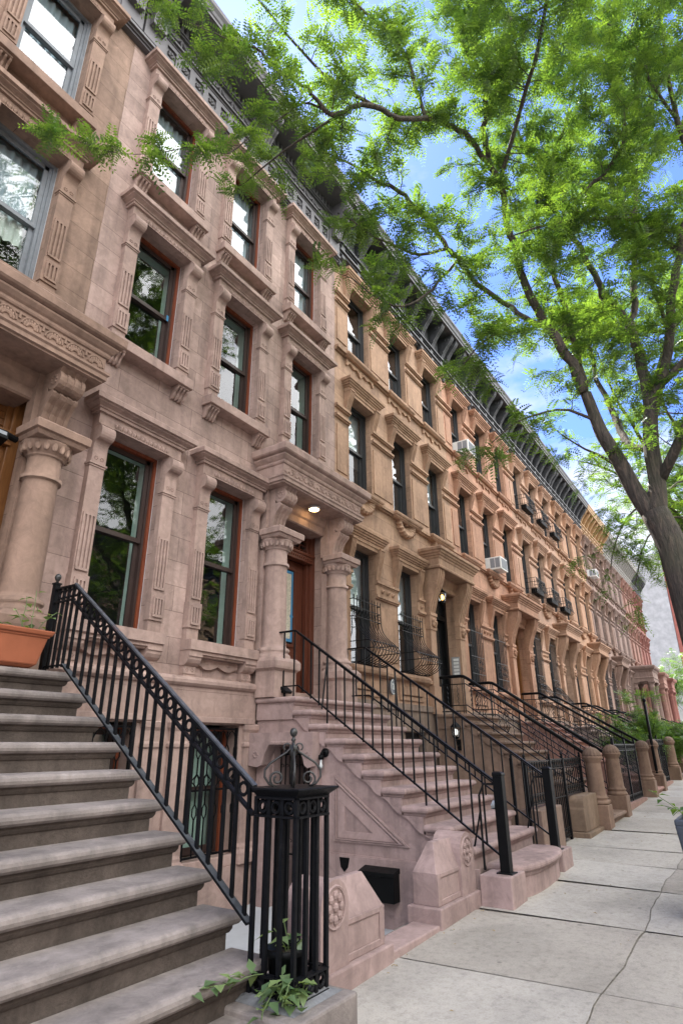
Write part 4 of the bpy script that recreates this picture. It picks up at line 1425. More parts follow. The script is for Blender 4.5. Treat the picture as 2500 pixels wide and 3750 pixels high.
def low_wall(label, x0, x1, y0, y1, z0, zbase, ztop, col, scroll):
    """stone areaway wall: plinth, sunk panel, hipped top and a round scroll end with a rosette"""
    og = ((x0+x1)/2, (y0+y1)/2, z0)
    root = thing('areaway_wall', label, 'low wall', og)
    mb = MB()
    mb.box(x0-0.06, x1+0.06, y0-0.06, y1+0.04, z0-0.2, zbase)
    local_build(mb, 'plinth', TRIM, root, og, col, 0.012)
    mb = MB()
    zs = zbase+(ztop-zbase)*0.52
    ym = (y0+y1)/2
    vs = [(x0, y0, zbase), (x1, y0, zbase), (x1, y1, zbase), (x0, y1, zbase), (x0, y0, zs), (x1, y0, zs), (x1, y1, zs), (x0, y1, zs)]
    i0, i1 = (0.0, 0.16) if scroll < 0 else (0.16, 0.0)
    vs += [(x0+i0, ym-0.03, ztop), (x1-i1, ym-0.03, ztop), (x1-i1, ym+0.03, ztop), (x0+i0, ym+0.03, ztop)]
    fs = [(3, 2, 1, 0), (0, 1, 5, 4), (1, 2, 6, 5), (2, 3, 7, 6), (3, 0, 4, 7), (4, 5, 9, 8), (5, 6, 10, 9), (6, 7, 11, 10), (7, 4, 8, 11), (8, 9, 10, 11)]
    mb.add(vs, fs)
    # raised frame round the panel
    xs = (x0+0.07, x1-0.07) if scroll == 0 else ((x0+0.34, x1-0.07) if scroll < 0 else (x0+0.07, x1-0.34))
    za, zb = zbase+0.05, zs-0.04
    t = 0.012
    for a, b, c, d in ((x0, xs[0], zbase, zs), (xs[1], x1, zbase, zs), (xs[0], xs[1], zbase, za), (xs[0], xs[1], zb, zs)):
        mb.box(a, b, y0-t, y0, c, d)
    local_build(mb, 'body', TRIM, root, og, col, 0.012)
    mb = MB()
    sx = x0-0.01 if scroll < 0 else x1+0.01
    R = (ztop-zbase)*0.30
    xa, xb = (sx, sx+0.36) if scroll < 0 else (sx-0.36, sx)
    cx = (sx+R+0.03) if scroll < 0 else (sx-R-0.03)
    pts = [(xa, zbase)]+([] if scroll > 0 else [])
    top = [(cx+R*1.15*math.cos(a), ztop-R+0.02+R*1.15*math.sin(a)) for a in [PI-PI*i/14 for i in range(15)]]
    pts = [(top[0][0], zbase)]+top+[(top[-1][0], zbase)]
    mb.prism(pts, 'y', y0-0.03, y1+0.03)
    for a in range(8):
        mb.blob((cx+R*0.5*math.cos(a*PI/4), y0-0.035, ztop-R+0.02+R*0.5*math.sin(a*PI/4)), R*0.2, 0.015, R*0.2, 7, 4)
    mb.blob((cx, y0-0.035, ztop-R+0.02), R*0.2, 0.02, R*0.2, 8, 4)
    mb.ring((cx, y0-0.03, ztop-R+0.02), R*0.85, 0.012, 'y', 20, 5)
    local_build(mb, 'scroll', TRIM, root, og, col, 0.012)
    return root

def fence_panel(mb, p, q, z0, z1, n=10, rings=True, low=True):
    (xa, ya), (xb, yb) = p, q
    L = math.hypot(xb-xa, yb-ya)
    ax = 'y' if abs(xb-xa) > abs(yb-ya) else 'x'
    for z in (z0, z1):
        mb.bar((xa, ya, z), (xb, yb, z), 0.022, 0.018)
    zz = [z1-0.13]
    mb.bar((xa, ya, z1-0.13), (xb, yb, z1-0.13), 0.018, 0.012)
    if low:
        mb.bar((xa, ya, z0+0.13), (xb, yb, z0+0.13), 0.018, 0.012)
    for i in range(n+1):
        u = i/n
        mb.bar((xa+(xb-xa)*u, ya+(yb-ya)*u, z0), (xa+(xb-xa)*u, ya+(yb-ya)*u, z1), 0.014)
    for i in range(n):
        u = (i+0.5)/n
        c = (xa+(xb-xa)*u, ya+(yb-ya)*u)
        mb.ring((c[0], c[1], z1-0.065), min(0.045, L/n*0.42), 0.008, ax, 10, 4)
        if low:
            mb.ring((c[0], c[1], z0+0.065), min(0.045, L/n*0.42), 0.008, ax, 10, 4)

# ------------------------------------------------------------------ plants
def mesh_np(name, V, F, tint, mat, parent=None, loc=(0, 0, 0)):
    """big quad mesh from arrays; tint is one value per vertex"""
    me = bpy.data.meshes.new(name)
    nv, nf = len(V), len(F)
    me.vertices.add(nv)
    me.vertices.foreach_set('co', np.asarray(V, dtype=np.float32).ravel())
    me.loops.add(nf*4)
    me.loops.foreach_set('vertex_index', np.asarray(F, dtype=np.int32).ravel())
    me.polygons.add(nf)
    me.polygons.foreach_set('loop_start', np.arange(0, nf*4, 4, dtype=np.int32))
    me.polygons.foreach_set('loop_total', np.full(nf, 4, dtype=np.int32))
    me.update(calc_edges=True)
    at = me.attributes.new('tint', 'FLOAT', 'POINT')
    at.data.foreach_set('value', np.asarray(tint, dtype=np.float32))
    me.materials.append(mat)
    return obj(name, me, parent, loc)

def norm(a):
    return a/np.maximum(np.linalg.norm(a, axis=-1, keepdims=True), 1e-9)

def fronds(base, direc, up, length, pairs=9, wid=0.30, lw=0.30, seed=1):
    """pinnate leaves: leaflets as quads either side of a drooping midrib. All args arrays over fronds"""
    r = np.random.default_rng(seed)
    n = len(base)
    t = norm(direc)
    s = norm(np.cross(t, up))
    u = np.cross(s, t)
    Vs, T = [], []
    base_t = r.uniform(0, 1, n)
    curl = r.uniform(0.15, 0.55, n)
    for k in range(pairs):
        f = (k+0.7)/pairs
        c = base+t*(length*f)[:, None]-np.array([0, 0, 1.0])*(length*curl*f*f)[:, None]
        ll = length*wid*(1-0.55*abs(f-0.42)**1.3*1.6)
        for sg in (-1, 1):
            d = norm(s*sg+t*0.42+u*r.uniform(-0.12, 0.15, n)[:, None]-np.array([0, 0, 0.22]))
            w = t*(ll*lw)[:, None]
            a = c+d*(ll*0.06)[:, None]
            m = c+d*(ll*0.52)[:, None]
            e = c+d*ll[:, None]
            Vs.append(np.stack([a, m-w*0.5, e, m+w*0.5], 1))
            T.append(np.repeat(np.clip(base_t+r.uniform(-0.2, 0.2, n), 0, 1)[:, None], 4, 1))
    # midrib
    e = base+t*length[:, None]-np.array([0, 0, 1.0])*(length*curl)[:, None]
    q = s*(length*0.008)[:, None]
    Vs.append(np.stack([base-q, e-q*0.3, e+q*0.3, base+q], 1))
    T.append(np.repeat(base_t[:, None], 4, 1))
    V = np.concatenate(Vs).reshape(-1, 3)
    tt = np.concatenate(T).ravel()
    F = np.arange(len(V)).reshape(-1, 4)
    return V, F, tt

def grow(limbs, tw_step, tw_len, sub, fr_step, fr_len, rad_max, seed, ov=None):
    """twigs off the limbs, fronds off the twigs; returns (twig tubes, frond bases, dirs)"""
    r = random.Random(seed)
    twigs, B, D = [], [], []
    def place(pts):
        acc = 0
        for a, b in zip(pts[:-1], pts[1:]):
            d = (b-a)
            L = d.length
            m = 0.0
            while m < L:
                p = a+d*(m/L)
                for _ in range(1 if r.random() < 0.75 else 2):
                    v = Vector((r.gauss(0, 1), r.gauss(0, 1), r.gauss(0.05, 0.45)))
                    v = (v.normalized()+d.normalized()*0.5).normalized()
                    B.append(p); D.append(v)
                m += fr_step*r.uniform(0.6, 1.4)
    def twig(p, v, L, rad, depth):
        n = 5
        pts = [p]
        d = v.copy()
        for i in range(n):
            d = (d+Vector((r.gauss(0, 0.16), r.gauss(0, 0.16), r.gauss(-0.02, 0.14)))).normalized()
            pts.append(pts[-1]+d*(L/n))
        twigs.append((pts, [rad*(1-0.75*i/n) for i in range(n+1)]))
        place(pts[1:] if depth == 0 else pts)
        if depth < 1:
            for i in range(sub):
                k = r.randint(1, n)
                q = (d+Vector((r.gauss(0, 0.9), r.gauss(0, 0.9), r.gauss(0, 0.5)))).normalized()
                twig(pts[k], q, L*r.uniform(0.35, 0.65), rad*0.5, depth+1)
    base_step, base_len = tw_step, tw_len
    for key, li in limbs.items():
        tw_step, tw_len = (ov or {}).get(key, (base_step, base_len))
        for (a, b) in zip(li[:-1], li[1:]):
            pa, pb = Vector(a[:3]), Vector(b[:3])
            if a[3] > rad_max:
                continue
            d = pb-pa
            L = d.length
            cnt = L/tw_step*(0.35 if a[3] > 0.055 else (0.7 if a[3] > 0.036 else 1.0))
            k = int(cnt)+(1 if r.random() < cnt-int(cnt) else 0)
            for i in range(k):
                f = r.random()
                rr = a[3]+(b[3]-a[3])*f
                v = Vector((r.gauss(0, 1), r.gauss(0, 1), r.gauss(0.15, 0.6)))
                v = (v-d.normalized()*v.dot(d.normalized())*0.7).normalized()
                v = (v+d.normalized()*0.45).normalized()
                s = tw_len*r.uniform(0.55, 1.3)*(0.45 if rr < 0.006 else (0.75 if rr < 0.013 else 1.0))
                twig(pa+d*f, v, s, min(0.010, max(0.004, rr*0.4)), 0)
        if li[-1][3] < 0.03:
            p, q = Vector(li[-2][:3]), Vector(li[-1][:3])
            twig(q, (q-p).normalized(), tw_len*(0.5 if li[-1][3] < 0.005 else 0.9), 0.006, 0)
    return twigs, B, D

def smooth_limb(li, n=3):
    P = [Vector(p[:3]) for p in li]
    R_ = [p[3] for p in li]
    out, rr = [], []
    for i in range(len(P)-1):
        p0, p1, p2, p3 = P[max(i-1, 0)], P[i], P[i+1], P[min(i+2, len(P)-1)]
        for k in range(n):
            t = k/n
            out.append(0.5*((2*p1)+(p2-p0)*t+(2*p0-5*p1+4*p2-p3)*t*t+(3*p1-p0-3*p2+p3)*t**3))
            rr.append(R_[i]+(R_[i+1]-R_[i])*t)
    out.append(P[-1]); rr.append(R_[-1])
    return out, rr

def simple_leaf(V, F, T, p, d, up, L, w, tint, fold=0.15):
    p, d = np.array(p), np.array(d)/np.linalg.norm(d)
    s = np.cross(d, up)
    s = s/max(np.linalg.norm(s), 1e-6)
    u = np.cross(s, d)
    o = len(V)
    m = p+d*L*0.45-u*L*0.02
    V.extend([p, m, p+d*L-u*L*0.16, p+d*L*0.36+s*w*0.5+u*fold*w, p+d*L*0.36-s*w*0.5+u*fold*w])
    F.extend([(o, o+1, o+2, o+3), (o, o+4, o+2, o+1)])
    T.extend([tint]*5)
# ================================================================== the place
# ------------------------------------------------------------------ ground
def strip(name, y0, y1, dz, mat, x0=-20.0, x1=140.0, n=80, slope=0.0):
    mb = MB()
    for i in range(n+1):
        x = x0+(x1-x0)*i/n
        mb.v += [(x, y0, G(x)+dz), (x, y1, G(x)+dz+slope)]
    for i in range(n):
        mb.f.append([2*i, 2*i+2, 2*i+3, 2*i+1]); mb.mi.append(0); mb.sm.append(False)
    return tag(mb.build(name, mat), None, None, None, 'structure')
strip('ground', -140, 120, -0.62, DIRT, -140, 260, 10)
strip('road', -10.2, -0.62, -0.17, ASPHALT)
KX = [-0.40]
mb = MB()
for x in np.arange(-18, 120, 2.4):
    mb.add([(x, -0.62, G(x)-0.2), (x+2.39, -0.62, G(x+2.39)-0.2), (x+2.39, -0.42, G(x+2.39)-0.2), (x, -0.42, G(x)-0.2),
            (x, -0.62, G(x)-0.004), (x+2.39, -0.62, G(x+2.39)-0.004), (x+2.39, -0.42, G(x+2.39)), (x, -0.42, G(x))],
           [(3, 2, 1, 0), (4, 5, 6, 7), (0, 1, 5, 4), (1, 2, 6, 5), (2, 3, 7, 6), (3, 0, 4, 7)])
tag(mb.build('kerb', KERBSTONE, None, (0, 0, 0), None, 0.01), None, None, None, 'structure')
strip('pavement_bed', -0.43, 3.2, -0.014, JOINT)
# pavement flags, with an irregular long joint
XJ = [-14, -12, -10, -8, -6, -4.2, -2.3, -0.6, 1.3, 3.35, 5.10, 6.68, 8.2, 9.5, 10.7, 12.4, 14.2, 15.2]+[15.2+1.7*i for i in range(1, 60)]
def yj(x):
    return 1.22+0.022*math.sin(x*1.7)+0.012*math.sin(x*5.1+1)+0.005*math.sin(x*13)+0.008*x
mb = MB()
tint = []
for a, b in zip(XJ[:-1], XJ[1:]):
    g = 0.011 if abs(a-9.5) > 0.01 else 0.032
    for side in (0, 1, 2):
        tv = random.random()
        m = 8
        dz = random.uniform(-0.004, 0.004)
        tl = random.uniform(-0.003, 0.003)
        for i in range(m):
            xa, xb = a+g+(b-a-2*g)*i/m, a+g+(b-a-2*g)*(i+1)/m
            skew = lambda x, y: x+(y-1.3)*0.05*math.sin(a*3.3)
            if side == 0:
                ya, yb, yc, yd = yj(xa)+0.0055, yj(xb)+0.0055, 2.96, 2.96
            elif side == 1:
                ya, yb, yc, yd = 0.02, 0.02, yj(xb)-0.0055, yj(xa)-0.0055
            else:
                ya, yb, yc, yd = -0.42, -0.42, 0.005, 0.005
            zz = lambda x: G(x)+dz+tl*(x-a)
            o = len(mb.v)
            q = [(skew(xa, ya), ya), (skew(xb, yb), yb), (skew(xb, yc), yc), (skew(xa, yd), yd)]
            mb.add([(x, y, zz(x)) for x, y in q], [(0, 1, 2, 3)])
            tint += [tv]*4
o = mb.build('pavement', SLAB)
at = o.data.attributes.new('tint', 'FLOAT', 'POINT')
at.data.foreach_set('value', np.array(tint, dtype=np.float32))
tag(o, None, None, None, 'structure')
mb = MB()
for x in np.arange(-18, 120, 3):
    mb.add([(x, 2.9, G(x)-0.36), (x+3, 2.9, G(x+3)-0.36), (x+3, 6.2, G(x+3)-0.36), (x, 6.2, G(x)-0.36)], [(0, 1, 2, 3)])
    mb.add([(x, 2.97, G(x)-0.02), (x+3, 2.97, G(x+3)-0.02), (x+3, 2.97, G(x+3)-0.5), (x, 2.97, G(x)-0.5)], [(0, 1, 2, 3)])
tag(mb.build('areaway_floor', GREYFLOOR), None, None, None, 'structure')
strip('far_pavement', -14.5, -10.2, 0.0, KERBSTONE)

# ------------------------------------------------------------------ the row of houses
C0, C0T = (0.27, 0.185, 0.142), (0.255, 0.172, 0.132)
C1, C1T = (0.35, 0.257, 0.226), (0.35, 0.253, 0.219)
H1X, H0X = 3.33, 3.33-5.64
house_a(H0X, 'warm brown row house with grey window frames, behind the dark near stoop', C0, C0T, 'grey', None)
house_a(H1X, 'pinkish brown row house with red framed windows and pale grey metal cornice', C1, C1T, 'red', None, True, True)
BASE = (0.20, 0.15, 0.12)
PAL = {2: ((0.37, 0.245, 0.172), (0.35, 0.225, 0.152)), 3: ((0.44, 0.255, 0.178), (0.36, 0.205, 0.138)), 4: ((0.43, 0.285, 0.21), (0.36, 0.225, 0.155)),
       5: ((0.42, 0.265, 0.175), (0.35, 0.21, 0.135)), 6: ((0.27, 0.195, 0.165), (0.21, 0.14, 0.11)), 7: ((0.30, 0.22, 0.195), (0.22, 0.155, 0.13)),
       8: ((0.30, 0.17, 0.135), (0.26, 0.145, 0.115)), 9: ((0.26, 0.115, 0.095), (0.23, 0.10, 0.082))}
LAB = {2: 'tan brown row house with two bellied window guards and black double doors', 3: 'salmon orange row house with two white air conditioners',
       4: 'pale salmon row house with planted balconets under its upper windows', 5: 'orange tan row house standing before the one with the gold cornice',
       6: 'purplish brown row house with the golden tan bracketed cornice', 7: 'greyish mauve row house with columned portico and grey cornice',
       8: 'brick orange row house between the mauve and the dark red ones', 9: 'dark red row house at the far end of the row'}
X0 = {2: 8.97, 3: 14.77, 4: 20.57, 5: 26.37, 6: 32.1, 7: 37.7, 8: 43.0, 9: 47.4}
SX = {6: 5.6/5.8, 7: 5.3/5.8, 8: 4.4/5.8, 9: 4.4/5.8}
def part_col(k):
    wc, tcol = PAL[k]
    def f(nm):
        if nm.startswith('wall'):
            return wc
        if nm.split('.')[0] == 'basement':
            return BASE
        if nm.startswith(('surround', 'sill', 'porch', 'string', 'basement')) and not nm.startswith('basement_window'):
            return tcol
        return None
    return f
house2 = rowhouse_b(X0[2], LAB[2], *PAL[2], IRON)
houses = {2: house2}
def blinds(root, k, sxk=1):
    """a roller blind or sheer curtain in some of the windows, each pulled to its own height"""
    r = random.Random(100+k)
    for ch in list(root.children):
        if ch.name.startswith('window') and not ch.name.startswith('window_guard') and r.random() < 0.62:
            H = max(v.co.z for v in ch.data.vertices)
            if r.random() < 0.5:
                m = curtain_mesh(0, 0, 0.05, H-0.08, -0.38, r.choice((-0.05, 0.1, 0.36)), 0.30)
                nm = 'curtain'
            else:
                m = MB()
                m.box(-0.40, 0.40, 0.29, 0.295, H*r.choice((0.35, 0.5, 0.62, 0.75)), H-0.05)
                nm = 'blind'
            m.build(nm, CURTAIN, ch)
for ch in house2.children:
    if ch.name.split('.')[0] == 'basement':
        ch.color = (*BASE, 1)
GOLD = plain_mat('gold_tan_cornice_paint', (0.40, 0.25, 0.12), 0.6, 0, 0.2)
PALEC = plain_mat('pale_grey_cornice_paint', (0.30, 0.29, 0.27), 0.6, 0, 0.25)
DOOROAK = OAK
for k in range(3, 10):
    c = copy_tree(house2, None, part_col(k))
    c.location.x = X0[k]
    c['label'] = LAB[k]
    if k in SX:
        c.scale.x = SX[k]
    houses[k] = c
    for ch in c.children:
        nm = ch.name.split('.')[0]
        if nm == 'cornice' and k in (4, 6, 7, 8):
            ch.data = ch.data.copy()
            ch.data.materials[0] = {4: PALEC if False else DARKMETAL, 6: GOLD, 7: PALEC, 8: PALEC}[k]
        if nm in ('door', 'door_frame') and k in (3, 6):
            ch.data = ch.data.copy()
            ch.data.materials[0] = OAK
    if k >= 7:
        for ch in list(c.children):
            if ch.name.startswith('porch'):
                bpy.data.objects.remove(ch)
        portico(WXB[2]).build('portico', TRIM, c, (0, 0, 0), PAL[k][1])
for k, c in houses.items():
    blinds(c, k)

# ------------------------------------------------------------------ stoops
S0 = (0.235, 0.205, 0.19)
S1 = (0.325, 0.238, 0.222)
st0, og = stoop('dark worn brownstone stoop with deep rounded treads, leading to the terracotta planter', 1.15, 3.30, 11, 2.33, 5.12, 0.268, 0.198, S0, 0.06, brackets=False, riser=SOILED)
mb = MB()
mb.box(2.98, 3.56, 2.26, 2.95, -0.1, 0.385)
local_build(mb, 'plinth', STEP, st0, og, S0, 0.015)
mb = MB()
vs = [(3.06, 2.34, 0.386), (3.52, 2.34, 0.386), (3.52, 2.82, 0.386), (3.06, 2.82, 0.386), (3.13, 2.41, 0.412), (3.45, 2.41, 0.412), (3.45, 2.73, 0.412), (3.13, 2.73, 0.412)]
mb.add(vs, [(4, 5, 6, 7), (0, 1, 5, 4), (1, 2, 6, 5), (2, 3, 7, 6), (3, 0, 4, 7)])
local_build(mb, 'mortar_bed', plain_mat('grey_mortar', (0.16, 0.165, 0.175), 0.85, 0, 0.45, 14, 0.5), st0, og)
st1, og1 = stoop('pink brownstone stoop with curled tread brackets and a triangular side panel', 6.8, 8.95, 11, 2.346, 5.28, 0.272, 0.185, S1, 0.18, arch=(4.97, 5.66, 1.70), bull=0.30, plinth=(6.75, 9.15), mat=TRIM)
for xa, xb in ((6.75, 7.2), (8.68, 9.15)):
    mb = MB()
    mb.box(xa, xb, 2.44, 2.78, 0.0, 0.45)
    local_build(mb, 'plinth', TRIM, st1, og1, S1, 0.012)
mb = MB()          # side dressings of the pink stoop
xs = 6.845
mb.box(xs-0.035, xs, 2.80, 4.96, -0.4, 0.48)
mb.prism([(2.80, 0.48), (4.96, 0.48), (4.96, 0.50)], 'x', xs-0.02, xs)
def tri(o, t, d):
    A, B_, C_ = (4.66, 0.62), (4.66, 1.36), (3.62, 0.62)
    cen = ((A[0]*2+B_[0]+C_[0])/4, (A[1]*2+B_[1]+C_[1])/4)
    sc2 = lambda p, k: (cen[0]+(p[0]-cen[0])*k, cen[1]+(p[1]-cen[1])*k)
    P = [A, B_, C_]
    for i in range(3):
        a, b = P[i], P[(i+1) % 3]
        mb.prism([sc2(a, o), sc2(b, o), sc2(b, o-t), sc2(a, o-t)], 'x', xs-d, xs)
tri(1.0, 0.07, 0.018)
tri(0.88, 0.05, 0.028)
tri(0.78, 0.40, 0.012)
mb.box(xs-0.19, xs, 4.88, 5.95, 1.72, 1.875)
mb.prism([(4.88, 1.72), (4.88, 1.46), (4.95, 1.44), (5.0, 1.47), (5.03, 1.56), (5.10, 1.70), (5.12, 1.72)], 'x', xs-0.19, xs)
mb.prism([(5.95, 1.72), (5.95, 1.46), (5.80, 1.44), (5.72, 1.47), (5.69, 1.56), (5.62, 1.70), (5.60, 1.72)], 'x', xs-0.19, xs)
mb.box(xs-0.10, xs, 4.86, 4.97, -0.3, 1.50)
mb.box(xs-0.06, xs, 5.68, 5.9, -0.3, 1.46)
for c in (4.955, 5.83):
    for a in range(8):
        mb.blob((xs-0.195, c+0.035*math.cos(a*PI/4), 1.60+0.035*math.sin(a*PI/4)), 0.012, 0.014, 0.014, 5, 3)
for i in range(16):
    mb.blob((xs-0.195, 5.18+0.38*i/15, 1.745), 0.012, 0.014, 0.025, 5, 3)
local_build(mb, 'side_dressings', TRIM, st1, og1, S1, 0.004)
mb = MB()
mb.prism([(4.42, 0.46), (4.44, 0.36), (4.49, 0.31), (4.54, 0.36), (4.56, 0.46)], 'x', 6.80, 6.809)
local_build(mb, 'drain_hole', BLACKP, st1, og1)
mb = MB()
y0_, y1_ = 5.0, 5.64
for i in range(9):
    y = y0_+(y1_-y0_)*i/8
    mb.bar((6.98, y, -0.2), (6.98, y, 1.66), 0.014)
    if i < 8:
        for z in (0.55, 1.1, 1.45):
            mb.tube(spiral((6.97, y+0.04, z), 0.03, 0.012, 0, 4.5, 10, (0, 1, 0)), 0.005, 4)
for z in (-0.15, 0.4, 0.9, 1.6):
    mb.bar((6.98, y0_, z), (6.98, y1_, z), 0.02)
local_build(mb, 'under_stoop_gate', IRON, st1, og1)

rail_ring('old black iron railing with a band of rings on the dark near stoop', 3.14, 5.32, 5.02, 2.74, 3.10, 1.455, 'stoop railings')
cage_newel(3.14, 3.45, 2.41, 2.72, 0.385, 1.46)
RG = 'stoop railings'
rail_plain('thin black railing on the near edge of the pink stoop, beside its triangular panel', 6.95, 5.89, 5.41, 2.60, 3.28, 1.33, (2.55, 0.45), RG)
rail_plain('thin black railing on the far edge of the pink stoop, beside the tan house', 8.80, 5.80, 5.36, 2.60, 3.26, 1.33, (2.55, 0.45), RG, -1)
STC = {2: (0.20, 0.135, 0.10), 3: (0.30, 0.165, 0.13), 4: (0.25, 0.19, 0.165), 5: (0.24, 0.17, 0.14), 6: (0.2, 0.15, 0.13)}
SL = {2: 'grey brown stone stoop below the black double doors of the tan house', 3: 'reddish stone stoop below the oak door of the salmon house',
      4: 'grey stone stoop of the house with the balconets', 5: 'brown stone stoop of the orange tan house', 6: 'brown stone stoop of the purplish house'}
RL = {2: ('near', 'far'), 3: ('near', 'far'), 4: ('near', 'far'), 5: ('near', 'far'), 6: ('near', 'far')}
HN = {2: 'tan house', 3: 'salmon house', 4: 'balconet house', 5: 'orange tan house', 6: 'gold corniced house'}
PILL = pillar_proto()
PN = {2: ('dome topped stone pillar nearest the camera, beside the low rounded wall block', 'second dome topped stone pillar, across the step from the nearest one'),
      3: ('third dome topped stone pillar, just past the tall iron gate', 'fourth dome topped stone pillar from the camera'),
      4: ('fifth dome topped stone pillar from the camera', 'sixth dome topped stone pillar, small and near the right picture edge')}
first = True
for k in (2, 3, 4, 5, 6):
    dx = X0[k]+WXB[2]*SX.get(k, 1)
    gz = G(dx)
    xa, xb = dx-1.02, dx+1.02
    zl = 2.34
    n = 11 if k < 5 else 10
    rise = (zl-gz-0.14)/(n-1)
    stoop(SL[k], xa, xb, n, zl, 5.26, 0.262, rise, STC[k], gz, brackets=k < 4)
    zt = gz+1.22
    rail_twist('black railing with twisted balusters on the near side of the %s stoop' % HN[k], xa+0.16, 5.9, 5.32, 3.0, 3.14, zt, RG)
    rail_twist('black railing with twisted balusters on the far side of the %s stoop' % HN[k], xb-0.16, 5.9, 5.30, 3.0, 3.13, zt, RG)
    if k in PN:
        for x, lb in zip((dx-1.17, dx+0.62), PN[k]):
            p = PILL if first else copy_tree(PILL)
            first = False
            p.location = (x, 2.78, G(x))
            p['label'] = lb
            p['category'] = 'pillar'
for k in (7, 8, 9):
    dx = X0[k]+WXB[2]*SX[k]
    gz = G(dx)
    stoop({7: 'stone stoop below the mauve portico', 8: 'stone stoop below the brick orange portico', 9: 'stone stoop below the dark red portico'}[k], dx-0.9, dx+0.9, 8, 2.3, 4.75, 0.26, (2.3-gz)/8, STC[6], gz, brackets=False)
    rail_twist({7: 'distant black railing below the mauve portico', 8: 'distant black railing below the brick orange portico', 9: 'farthest black railing, below the dark red portico'}[k], dx-0.75, 5.0, 4.8, 2.9, 3.1, gz+1.1, RG)

# ------------------------------------------------------------------ areaway walls, fences and their neighbours
low_wall('pink stone areaway wall half hidden behind the iron cage newel', 3.96, 4.86, 2.84, 3.09, 0.11, 0.25, 0.76, S1, -1)
low_wall('pink stone areaway wall beside the foot of the pink stoop', 5.86, 6.72, 2.84, 3.09, 0.15, 0.31, 0.82, S1, 1)
mb = MB()
mb.box(4.7, 6.0, 2.80, 3.08, -0.3, 0.185)
tag(mb.build('areaway_step', TRIM, None, (0, 0, 0), S1, 0.012), 'flat pink stone step between the two low areaway walls', 'step')
root = thing('stone_block', 'brown stone block with a rounded shoulder next to the nearest domed pillar', 'stone block', (11.9, 2.9, 0.28))
mb = MB()
og = (11.9, 2.9, 0.28)
mb.box(11.34, 12.46, 2.70, 3.12, 0.1, 0.36)
mb.prism([(11.40, 0.36), (12.42, 0.36), (12.42, 0.90)]+[(11.52+0.10*math.cos(a), 0.80+0.10*math.sin(a)) for a in [PI/2+PI/2*i/6 for i in range(7)]]+[(11.42, 0.72), (11.40, 0.70)], 'y', 2.76, 3.06)
local_build(mb, 'body', TRIM, root, og, (0.17, 0.12, 0.085), 0.02)
root = thing('stone_block', 'plain grey brown stone block under the fence, left of the iron gate', 'stone block', (9.9, 3.0, 0.25))
mb = MB()
og = (9.9, 3.0, 0.25)
mb.box(9.35, 10.42, 2.85, 3.14, 0.0, 0.84)
local_build(mb, 'body', TRIM, root, og, (0.2, 0.14, 0.11), 0.015)
root = thing('areaway_fence', 'black iron fence with ring bands and a gate in front of the tan house', 'fence', (10.5, 2.95, 0.28))
og = (10.5, 2.95, 0.28)
mb = MB()
fence_panel(mb, (9.30, 2.97), (10.42, 2.97), 0.90, 1.47, 9)
local_build(mb, 'panel', IRON, root, og)
mb = MB()
fence_panel(mb, (11.22, 2.95), (12.34, 2.95), 0.93, 1.48, 9)
local_build(mb, 'panel', IRON, root, og)
mb = MB()
fence_panel(mb, (10.50, 2.96), (11.14, 2.96), 0.33, 1.48, 6)
mb.bar((10.5, 2.96, 0.92), (11.14, 2.96, 0.92), 0.018)
local_build(mb, 'gate', IRON, root, og)
for x, y in ((9.02, 3.1), (9.26, 2.99), (10.46, 2.97), (11.18, 2.96), (12.38, 2.96)):
    mb = MB()
    mb.box(x-0.02, x+0.02, y-0.02, y+0.02, 0.2, 1.53)
    mb.blob((x, y, 1.55), 0.022, 0.022, 0.03, 8, 5)
    local_build(mb, 'post', IRON, root, og)
for k, xx in ((3, 16.2), (4, 21.6)):
    a, b = (xx-1.3, xx+1.35)
    root = thing('areaway_fence', {3: 'tall black iron gate and fence between the second and third domed pillars', 4: 'black iron fence between the fourth and fifth domed pillars'}[k], 'fence', (xx, 2.8, G(xx)))
    og = (xx, 2.8, G(xx))
    mb = MB()
    fence_panel(mb, (a, 2.82), (b, 2.82), G(xx)+0.1, G(xx)+1.3, 20)
    local_build(mb, 'panel', IRON, root, og)
    mb = MB()
    for i in range(12):
        x = a+(b-a)*(i+0.5)/12
        mb.tube(spiral((x, 2.82, G(xx)+0.75), 0.07, 0.02, 0, 7, 16, (1, 0, 0)), 0.006, 4)
    local_build(mb, 'scrolls', IRON, root, og)
    for x in (a, (a+b)/2, b):
        mb = MB()
        mb.box(x-0.022, x+0.022, 2.80, 2.84, G(xx), G(xx)+1.42)
        local_build(mb, 'post', IRON, root, og)
    mb = MB()
    mb.box(a, b, 2.72, 2.95, G(xx)-0.2, G(xx)+0.1)
    local_build(mb, 'kerb_stone', TRIM, root, og, (0.25, 0.15, 0.12))

# ------------------------------------------------------------------ things on and round the pink and the dark stoop
root = thing('letter_box', 'black metal letter box hung on the side of the pink stoop', 'letter box', (6.73, 3.96, 0.08))
og = (6.73, 3.96, 0.08)
mb = MB()
mb.box(6.66, 6.805, 3.75, 4.19, 0.085, 0.36)
local_build(mb, 'body', BLACKP, root, og, None, 0.008)
mb = MB()
mb.prism([(6.645, 0.34), (6.645, 0.375), (6.80, 0.412), (6.805, 0.36)], 'y', 3.74, 4.2)
mb.box(6.645, 6.66, 3.92, 4.02, 0.325, 0.345)
local_build(mb, 'lid', BLACKP, root, og, None, 0.004)

